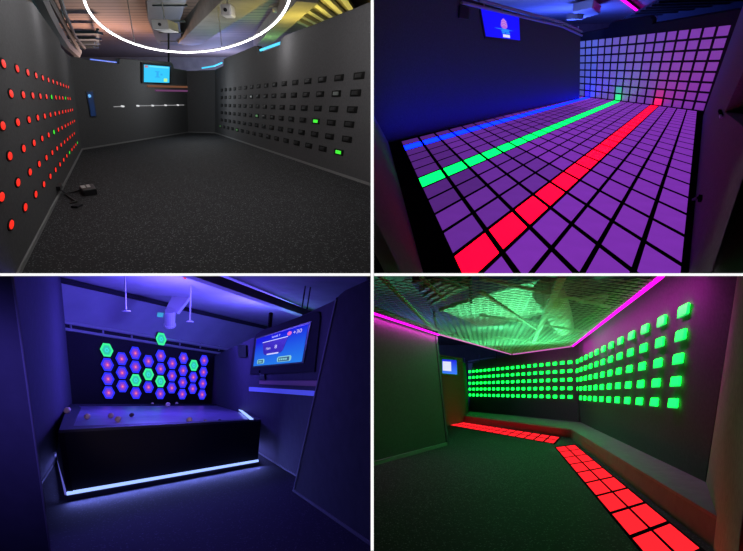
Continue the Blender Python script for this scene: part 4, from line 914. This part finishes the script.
for u0, u1 in ((0.10, 0.285), (0.575, 0.83)):
    b = mk(R, 'badge', Q.poly([(u0, 0.10), (u0 + .02, 0.06), (u1 - .02, 0.06), (u1, 0.10), (u1, 0.19), (u1 - .02, 0.23), (u0 + .02, 0.23), (u0, 0.19)], 0.006, 0.010), M['tv_green'], parent=t)
    mk(R, 'badge_face', Q.rect(u0 + .025, 0.075, u1 - .03, 0.20, 0.010, 0.013), M['tv_badge'], parent=t)
    g = G()
    for k in range(4):
        w = (u1 - u0 - .1) / 4; g2 = Q.rect(u0 + .045 + k * w, 0.11, u0 + .045 + k * w + w * .65, 0.165, 0.013, 0.016); g.add(g2.v, g2.f)
    mk(R, 'badge_marks', g, M['tv_green'], parent=t)
mk(R, 'fruit_picture', Q.poly([(0.735 + 0.035 * math.cos(a), 0.885 + 0.06 * math.sin(a)) for a in [2 * math.pi * k / 12 for k in range(12)]], 0.006, 0.010), M['tv_red'], parent=t)
mk(R, 'bonus_lettering', Q.text('+30', 0.80, 0.83, 0.93, 0.93, 0.010), M['tv_gold'], parent=t)
t = thing(R, 'web_camera', BLR.p(-0.6, 1.83), 'small black camera with a cord under the game television', 'camera')
mk(R, 'camera_body', BLR.plate([(-0.94, 1.845), (-0.3, 1.84), (-0.42, 1.96), (-0.88, 1.965)], 0.01, 0.05), M['black'], parent=t, bevel=0.02)
mk(R, 'cord', G().tube([BLR.p(-1.03, 2.08, 0.04), BLR.p(-1.0, 2.02, 0.05), BLR.p(-0.85, 1.955, 0.03)], 0.015, 6), M['black'], parent=t)
tag(mk(R, 'wall_shelf', BLR.plate([(-0.95, 1.735), (3.6, 1.685), (3.55, 1.775), (-0.98, 1.82)], 0.0, 0.03), M['shelf_pink'], loc=BLR.p(1, 1.7)), 'pinkish wall shelf board under the game television', 'shelf')
tag(mk(R, 'light_shelf', BLR.plate([(-2.19, 1.55), (3.64, 1.523), (3.59, 1.604), (-2.25, 1.659)], 0.0, 0.03), M['shelf_blue'], loc=BLR.p(1, 1.55)), 'long blue glowing bar below the pinkish shelf board', 'light bar')
q = P['right']['spk']; t = thing(R, 'wall_speaker', BLR.p(-3.7, 2.45), 'small black speaker on the right wall beside the game television', 'speaker')
mk(R, 'cabinet', BLR.plate(q, 0.02, 0.06), M['black'], parent=t, bevel=0.01); mk(R, 'mount', BLR.plate([(-4.1, 2.55), (-3.4, 2.52), (-3.4, 2.68), (-4.1, 2.7)], 0, 0.02), M['steel'], parent=t)
# ceiling fittings
for key, ztop, lab in (('rod1', 4.6, 'thin white sprinkler pipe hanging left of the spotlight'), ('rod2', 4.6, 'thin white sprinkler pipe hanging right of the spotlight')):
    v = Vector(P[key][0]); t = thing(R, 'sprinkler', v, lab, 'sprinkler', 'sprinklers under the violet ceiling')
    mk(R, 'drop_pipe', G().tube([v, v + R.U * 1.0], 0.022, 8), M['white_metal'], parent=t)
    mk(R, 'rosette', G().tube([v + Vector((0, 0, -.01)), v + Vector((0, 0, .02))], 0.11, 12), M['white_metal'], parent=t)
v = Vector(P['spot'][0]); t = thing(R, 'spotlight', v, 'white cylindrical spotlight hanging from the violet ceiling', 'spotlight')
mk(R, 'barrel', G().tube([v + R.U * -0.26, v + R.U * 0.16], 0.17, 16), M['white_metal'], parent=t, smooth=False)
mk(R, 'lip', G().tube([v + R.U * -0.30, v + R.U * -0.25], 0.20, 16), M['white_metal'], parent=t)
mk(R, 'arm', G().prism([v + Vector((-.22, 0, .1)), v + Vector((.22, 0, .1)), v + Vector((.5, .2, .75)), v + Vector((-.12, .2, .75))], (0, .2, 0)), M['white_metal'], parent=t)
tag(mk(R, 'junction_box', G().prism([Vector(P['cyan'][0]) + Vector(x) for x in ((-.16, 0, -.06), (.0, 0, -.06), (.0, 0, .08), (-.16, 0, .08))], (0, .1, 0)), M['cyan_dot'], loc=Vector(P['cyan'][0]) + Vector((0, 0, -.06))), 'tiny cyan box beside the spotlight', 'junction box')
for p, lab in zip(P['red'], ('red indicator on the violet ceiling, the left one of two', 'red indicator on the violet ceiling, the right one of two')):
    v = Vector(p); t = thing(R, 'indicator_lamp', v, lab, 'indicator', 'red indicators on the ceiling'); mk(R, 'lens', G().ball(v, 0.05, 8, 6), M['red_dot'], parent=t); mk(R, 'stem', G().tube([v, v + Vector((0, 0, 0.25))], 0.02, 6), M['steel'], parent=t)
for p, lab in zip(P['rods3'], ('thin hanging rod over the television board, left of two', 'thin hanging rod over the television board, right of two')):
    v = Vector(p); tag(mk(R, 'hanging_rod', G().tube([v, v + R.U * 0.75], 0.02, 6), M['dark'], loc=v), lab, 'rod', 'rods over the television board')
tag(mk(R, 'mount_pole', G().tube([BLR.p(-0.9, 2.95, -0.05), BLR.p(-0.95, 3.35, -0.05)], 0.05, 6), M['dark'], loc=BLR.p(-0.9, 2.95, -0.05)), 'short dark pole standing on top of the television board wall', 'pole')

# ================================================================== ROOM OF THE GREEN WALL PANELS
R = PANEL; P = BR
PB = Latt(R, P['pb_O'], P['pb_A'], P['pb_V']); PR = Latt(R, P['pr_O'], P['pr_A'], P['pr_V'])
struct(R, 'floor', G().box(-0.2, 12, -1.6, 30, -0.1, 0), M['rubber_green'], 'dark speckled carpet in the green panel room', 'floor')
struct(R, 'wall_back', PB.plate([(-0.6, -4.6), (19.9, -4.6), (19.9, 6.1), (-0.6, 6.1)], -0.2, -0.03), M['felt_green'], 'grey wall with the long field of green panels', 'wall')
struct(R, 'wall_right', PR.plate([(-0.1, -4.9), (12.5, -5.2), (12.5, 7.6), (-0.1, 7.6)], -0.2, -0.03), M['felt_green'], 'grey wall with the nearer field of green panels', 'wall')
eA = Vector((4.736, 1.87, .32)) - R.U * .32; eB = Vector((3.478, -.05, .32)) - R.U * .32
EW = Wall(R, eA, eB)
struct(R, 'wall_end', EW.face([(0, 0), (4.8, 0), (4.8, 4.5), (0, 4.5)], 0.15), M['end_wall'], 'olive grey end wall past the near end of the bench', 'wall')
LB = Wall(R, P['left']['A'], P['left']['B'])
struct(R, 'wall_left', LB.face([(-1.5, 0), (LB.L, 0), (LB.L, 2.98), (-1.5, 3.1)], 0.3), M['felt_green'], 'near grey wall block with a magenta lit top edge', 'wall')
struct(R, 'baseboard_left', LB.plate([(-1.5, 0), (LB.L, 0), (LB.L, 0.09), (-1.5, 0.09)], 0, 0.02), M['trim_grey'], 'grey skirting under the near wall block', 'baseboard')
struct(R, 'trim_4', LB.plate([(LB.L - 0.12, 0), (LB.L, 0), (LB.L, 2.98), (LB.L - 0.12, 2.98)], 0, 0.02), M['felt_blue'], 'pale corner strip on the near wall block', 'trim')
FW = Wall(R, P['far'][0], P['far'][1])
struct(R, 'wall_far', FW.face([(-0.5, 0), (9, 0), (9, 2.9), (-0.5, 2.9)], 0.15), M['felt_green'], 'far end wall with the small blue screen', 'wall')
struct(R, 'wall_corner', G().prism([(4.42, 17.6, 0), (5.75, 22.6, 0), Vector((5.75, 22.6, 0)) + R.U * 2.9, Vector((4.42, 17.6, 0)) + R.U * 2.9], (-0.1, 0.03, 0)), M['felt_green'], 'added narrow filler wall blocking lamp light in the far corner', 'wall')  # filler added to stop the blue lamp reaching the long wall
struct(R, 'ceiling', G().box(-0.2, 18, 2, 32, 5.0, 5.15), M['concrete'], 'dark upper ceiling above the wire mesh', 'ceiling')
struct(R, 'wall_rear', G().box(-0.2, 18, 32, 32.2, 0, 5.1), M['concrete'], 'grey wall far behind the green panel room', 'wall')
struct(R, 'wall_outer', G().box(18, 18.2, -2, 32, 0, 5.1), M['concrete'], 'grey wall far right of the green panel room', 'wall')

# green panels
def panels(L, nc, nr, ga, gb, grp, wallname, order):
    proto = None
    for c in range(nc):
        for r in range(nr):
            loc = L.p(c, r)
            label = 'green lit panel on the %s, %s column from the %s, %s row up' % (wallname, ORD[c], order, ORD[r])
            if proto is None:
                proto = thing(R, 'wall_light', loc, label, 'light panel', grp)
                def rect(k, d): return [L.p(c + x, r + y, d) for x, y in roundrect(-ga * k, -gb * k, ga * k, gb * k, gb * 0.2, 2)]
                mk(R, 'backing_plate', G().rings([rect(0.6, -0.03), rect(0.6, 0.0)]), M['panel_back'], parent=proto)
                mk(R, 'light_cover', G().rings([rect(1, 0.0), rect(1, 0.022), rect(0.9, 0.03)]), M['panel_light'], parent=proto)
                mk(R, 'lower_lip', L.plate([(c - ga, r - gb * 1.12), (c + ga, r - gb * 1.12), (c + ga, r - gb * 0.9), (c - ga, r - gb * 0.9)], 0.0, 0.034), M['panel_edge'], parent=proto)
            else: dup(R, proto, loc, label, grp)
panels(PB, 20, 5, 0.235, 0.185, 'green panels on the long wall', 'long wall', 'far end')
panels(PR, 12, 5, 0.20, 0.215, 'green panels on the nearer wall', 'nearer wall', 'corner')

# bench along both walls
bf = [Vector(p) for p in P['bench_front']]; bb = [Vector(p) for p in P['bench_back']]; b0 = [Vector(p) for p in P['bench_base']]
t = thing(R, 'bench', (5.5, 9, 0), 'long low grey bench running under the green panels along two walls', 'bench')
mk(R, 'seat', G().prism([bf[0], bf[1], bf[2], bb[2], bb[1], bb[0]], (0, 0, -0.04)), M['bench_top'], parent=t)
for i in (0, 1): mk(R, 'front_panel', G().prism([b0[i], b0[i + 1], bf[i + 1] + Vector((0, 0, -.04)), bf[i] + Vector((0, 0, -.04))], (0.08, 0.06, 0)), M['bench_front'], parent=t)
# red floor tiles beside the bench
S2 = Latt(R, P['s2_O'], P['s2_A'], P['s2_B'])
proto = None
for c in range(2):
    for r in range(-2, 8):
        loc = S2.p(c + .5, r + .5) + Vector((0, 0, 0.0))
        label = 'red floor tile in the nearer strip, %s row, %s from the corner' % ('bench side' if c else 'carpet side', ORD[7 - r])
        if proto is None: proto = tag(mk(R, 'floor_light', tile_geo(S2, c, r, 0.065, 0.012, 0.016), M['strip_red'], loc=loc), label, 'floor tile', 'red floor tiles of the nearer strip', 'thing')
        else:
            o = proto.copy(); COL.objects.link(o); o.matrix_world = R.M @ Matrix.Translation(loc); o['label'] = label; o['_b'] = tuple(loc)
struct(R, 'trim_5', G().prism([S2.p(-0.03, -2.2), S2.p(2.04, -2.2), S2.p(2.04, 8.1), S2.p(-0.03, 8.1)], (0, 0, 0.012)), M['tile_base'], 'black tray under the nearer strip of red tiles', 'tray')
s1 = [Vector(p) for p in P['s1']]
A1 = (s1[3] - s1[0]) / 14; B1 = ((s1[1] - s1[0]) + (s1[2] - s1[3])) / 4
S1 = Latt(R, s1[0], A1, B1)
proto = None
for c in range(14):
    for r in range(2):
        loc = S1.p(c + .5, r + .5)
        label = 'red floor tile in the far strip, %s row, %s from the corner' % ('bench side' if r else 'carpet side', ORD[c])
        if proto is None: proto = tag(mk(R, 'floor_light', tile_geo(S1, c, r, 0.09, 0.012, 0.016), M['strip_red_far'], loc=loc), label, 'floor tile', 'red floor tiles of the far strip', 'thing')
        else:
            o = proto.copy(); COL.objects.link(o); o.matrix_world = R.M @ Matrix.Translation(loc); o['label'] = label; o['_b'] = tuple(loc)
struct(R, 'trim_6', G().prism([S1.p(-0.05, -0.03), S1.p(14.05, -0.03), S1.p(14.05, 2.04), S1.p(-0.05, 2.04)], (0, 0, 0.012)), M['tile_base'], 'black tray under the far strip of red tiles', 'tray')

# blue screen on the far wall
q = P['far_screen']; t = thing(R, 'wall_screen', FW.p(1.3, 2.1), 'small blue screen high on the far end wall', 'screen')
mk(R, 'bezel', FW.plate([(2.5, 2.14), (0.40, 2.13), (0.34, 2.84), (2.4, 2.8)], 0, 0.05), M['black'], parent=t)
Q = Quad(FW, q, 0.05)
fade2 = screen_fade('bright_blue_picture', (0.05, 0.2, 0.95), (0.015, 0.015, 0.8), (0, 0, 1), 0.15, 0.65, 1.0)
mk(R, 'screen', Q.rect(0, 0, 1, 1, 0, 0.006), fade2, parent=t)
mk(R, 'picture', Q.rect(0.02, 0.2, 0.58, 0.86, 0.006, 0.012), M['pic_white'], parent=t)

# wire mesh ceiling with neon border
z = 3.0; cp = [Vector(p) for p in P['ceil']]
edge = [Vector((0.03, 3.40, z)), cp[1], cp[2], cp[3], cp[4]]
meshpoly = [Vector((0.03, 0.85, z)), Vector((0.03, 3.40, z)), cp[1], cp[2], cp[3], cp[4], Vector((3.83, 0.85, z))]
t = thing(R, 'mesh_ceiling', (3.5, 7, z), 'green lit wire mesh hung on thin bars below the upper ceiling', 'mesh ceiling')
g = G()
for ang, st in ((0.42, 0.16), (-0.9, 0.16)):
    for a, b in hatch(meshpoly, ang, st):
        d = (b - a).normalized(); n = Vector((-d.y, d.x)) * 0.006
        g.prism([(a.x - n.x, a.y - n.y, z), (b.x - n.x, b.y - n.y, z), (b.x + n.x, b.y + n.y, z), (a.x + n.x, a.y + n.y, z)], (0, 0, 0.008))
mk(R, 'wire_mesh', g, M['wire'], parent=t)
bars = [Vector(p) for p in P['bars']]
for i, w in ((0, 0.05), (2, 0.11), (4, 0.035), (6, 0.04), (8, 0.04), (10, 0.05), (12, 0.035)):
    mk(R, 'bar', G().bar(bars[i], bars[i + 1], w, 0.05), M['wire'], parent=t)
mk(R, 'border', G().tube([p + Vector((0, 0, 0.06)) for p in edge], 0.045, 6), M['trim_grey'], parent=t)
t = thing(R, 'neon_strip', cp[3], 'bright magenta neon strip along the ceiling edge over the nearer panels', 'neon light')
mk(R, 'tube', G().tube([cp[3], cp[4]], 0.032, 8), M['neon'], parent=t); mk(R, 'holder', G().tube([cp[3] + Vector((-.03, 0, .07)), cp[4] + Vector((-.03, 0, .07))], 0.02, 6), M['dark'], parent=t)
t = thing(R, 'neon_strip', cp[2], 'pale pink neon strip along the ceiling edge over the long wall', 'neon light')
mk(R, 'tube', G().tube([cp[2] + Vector((.03, -.12, 0)), cp[3] + Vector((-.03, .12, 0))], 0.03, 8), M['neon_pale'], parent=t); mk(R, 'holder', G().tube([cp[2] + Vector((.05, .1, .06)), cp[3] + Vector((.05, .1, .06))], 0.03, 6), M['dark'], parent=t)
t = thing(R, 'neon_strip', cp[1], 'thin pale neon strip from the near wall block to the far corner', 'neon light')
mk(R, 'tube', G().tube([cp[1] + Vector((.05, .08, 0)), cp[2] + Vector((-.05, -.08, 0))], 0.025, 8), M['neon_pale'], parent=t); mk(R, 'holder', G().tube([cp[1] + Vector((-.06, .05, .05)), cp[2] + Vector((-.06, .05, .05))], 0.03, 6), M['dark'], parent=t)
t = thing(R, 'neon_strip', LB.p(2, 3.0), 'magenta neon strip glowing along the top of the near wall block', 'neon light')
mk(R, 'tube', G().tube([LB.p(-0.2, 3.07, 0.05), LB.p(LB.L, 2.93, 0.05)], 0.026, 8), M['neon'], parent=t); mk(R, 'holder', G().tube([LB.p(-0.2, 3.12, 0.02), LB.p(LB.L, 2.98, 0.02)], 0.03, 6), M['dark'], parent=t)
strip_lamp(R, cp[3] + Vector((0.06, 0, -0.06)), cp[4] + Vector((0.06, 0, -0.06)), (0.8, -0.3, -0.5), 0.05, 70, (1.0, 0.05, 0.85))   # the neon's own light on the wall
strip_lamp(R, cp[2] + Vector((0.06, 0.1, -0.06)), cp[3] + Vector((0.06, 0.1, -0.06)), (0.5, 0.6, -0.6), 0.05, 14, (1.0, 0.05, 0.85))
strip_lamp(R, LB.p(-0.2, 3.0, 0.06), LB.p(LB.L, 2.86, 0.06), tuple(-R.U - LB.n * 0.35), 0.04, 22, (1.0, 0.03, 0.75))
# fittings above the mesh
dk = [Vector(p) for p in P['deck']]
t = thing(R, 'corrugated_sheet', dk[1], 'broad corrugated sheet glowing green above the wire mesh', 'ceiling sheet')
mk(R, 'sheet', G().prism(dk, (0, 0, 0.05)), M['deck'], parent=t)
for (a, b), lab in zip(((dk[0], dk[1]), (dk[4], dk[3])), 'ab'): mk(R, 'edge_channel', G().bar(a, b, 0.1, 0.1), M['wire'], parent=t)
for p, lab in zip(P['discs'], ('round ceiling lamp ring above the mesh near the magenta strip', 'round ceiling lamp ring above the mesh over the long wall')):
    v = Vector(p); t = thing(R, 'ring_lamp', v, lab, 'ring lamp', 'ring lamps above the mesh')
    mk(R, 'ring', G().tube([v + Vector((0.16 * math.cos(a), 0.4 * math.sin(a), 0)) for a in [2 * math.pi * k / 20 for k in range(20)]], 0.035, 6, closed=True), M['white_metal'], parent=t)
    mk(R, 'stem', G().tube([v + Vector((0, .4, 0)), v + Vector((0, .4, 1.3))], 0.015, 6), M['steel'], parent=t)
nz = [Vector(p) - Vector((0, 0, 0.15)) for p in P['nozzle']]
t = thing(R, 'air_nozzle', nz[1], 'flexible air hose bending down above the mesh by the corner', 'air hose')
hose = G(); rr = []
path = [nz[0].lerp(nz[1], k / 8) for k in range(8)] + [nz[1].lerp(nz[2], k / 6) for k in range(7)]
mk(R, 'hose', G().tube(path, 0.33, 12), M['deck'], parent=t, smooth=True); mk(R, 'collar', G().tube([nz[2] + Vector((0, 0, .1)), nz[2] + Vector((0, 0, -.15))], 0.30, 14), M['white_metal'], parent=t)
un = [Vector(p) for p in P['unit']]
t = thing(R, 'air_unit', un[0], 'dark air conditioning unit above the mesh near the wall block', 'air unit')
mk(R, 'casing', G().prism(un, (0, 0, 0.4)), M['duct'], parent=t)
for k in range(4):
    f = 0.2 + k * 0.2; mk(R, 'louvre', G().bar(un[0].lerp(un[3], f) + Vector((0.1, 0, -.04)), un[1].lerp(un[2], f) + Vector((-0.1, 0, -.04)), 0.12, 0.05), M['steel'], parent=t)
for i, lab in ((0, 'dark hanger rod above the mesh beside the corrugated sheet'), (2, 'dark hanger rod above the mesh over the wall block')):
    a, b = [Vector(p) for p in P['hang'][i:i + 2]]; tag(mk(R, 'hanger_rod', G().tube([a, b], 0.03, 6), M['dark'], loc=b), lab, 'rod')
t = thing(R, 'wall_rail', PB.p(5, 5.9), 'black twin rail above the far part of the long panel wall', 'rail')
for b in (5.55, 5.95): mk(R, 'rail', G().tube([PB.p(-3.0, b, 0.1), PB.p(10, b + .1, 0.1)], 0.03, 6), M['black'], parent=t)
for c in (-1, 3, 7): mk(R, 'bracket', G().tube([PB.p(c, 5.4, 0.1), PB.p(c, 6.6, 0.1)], 0.03, 6), M['black'], parent=t)
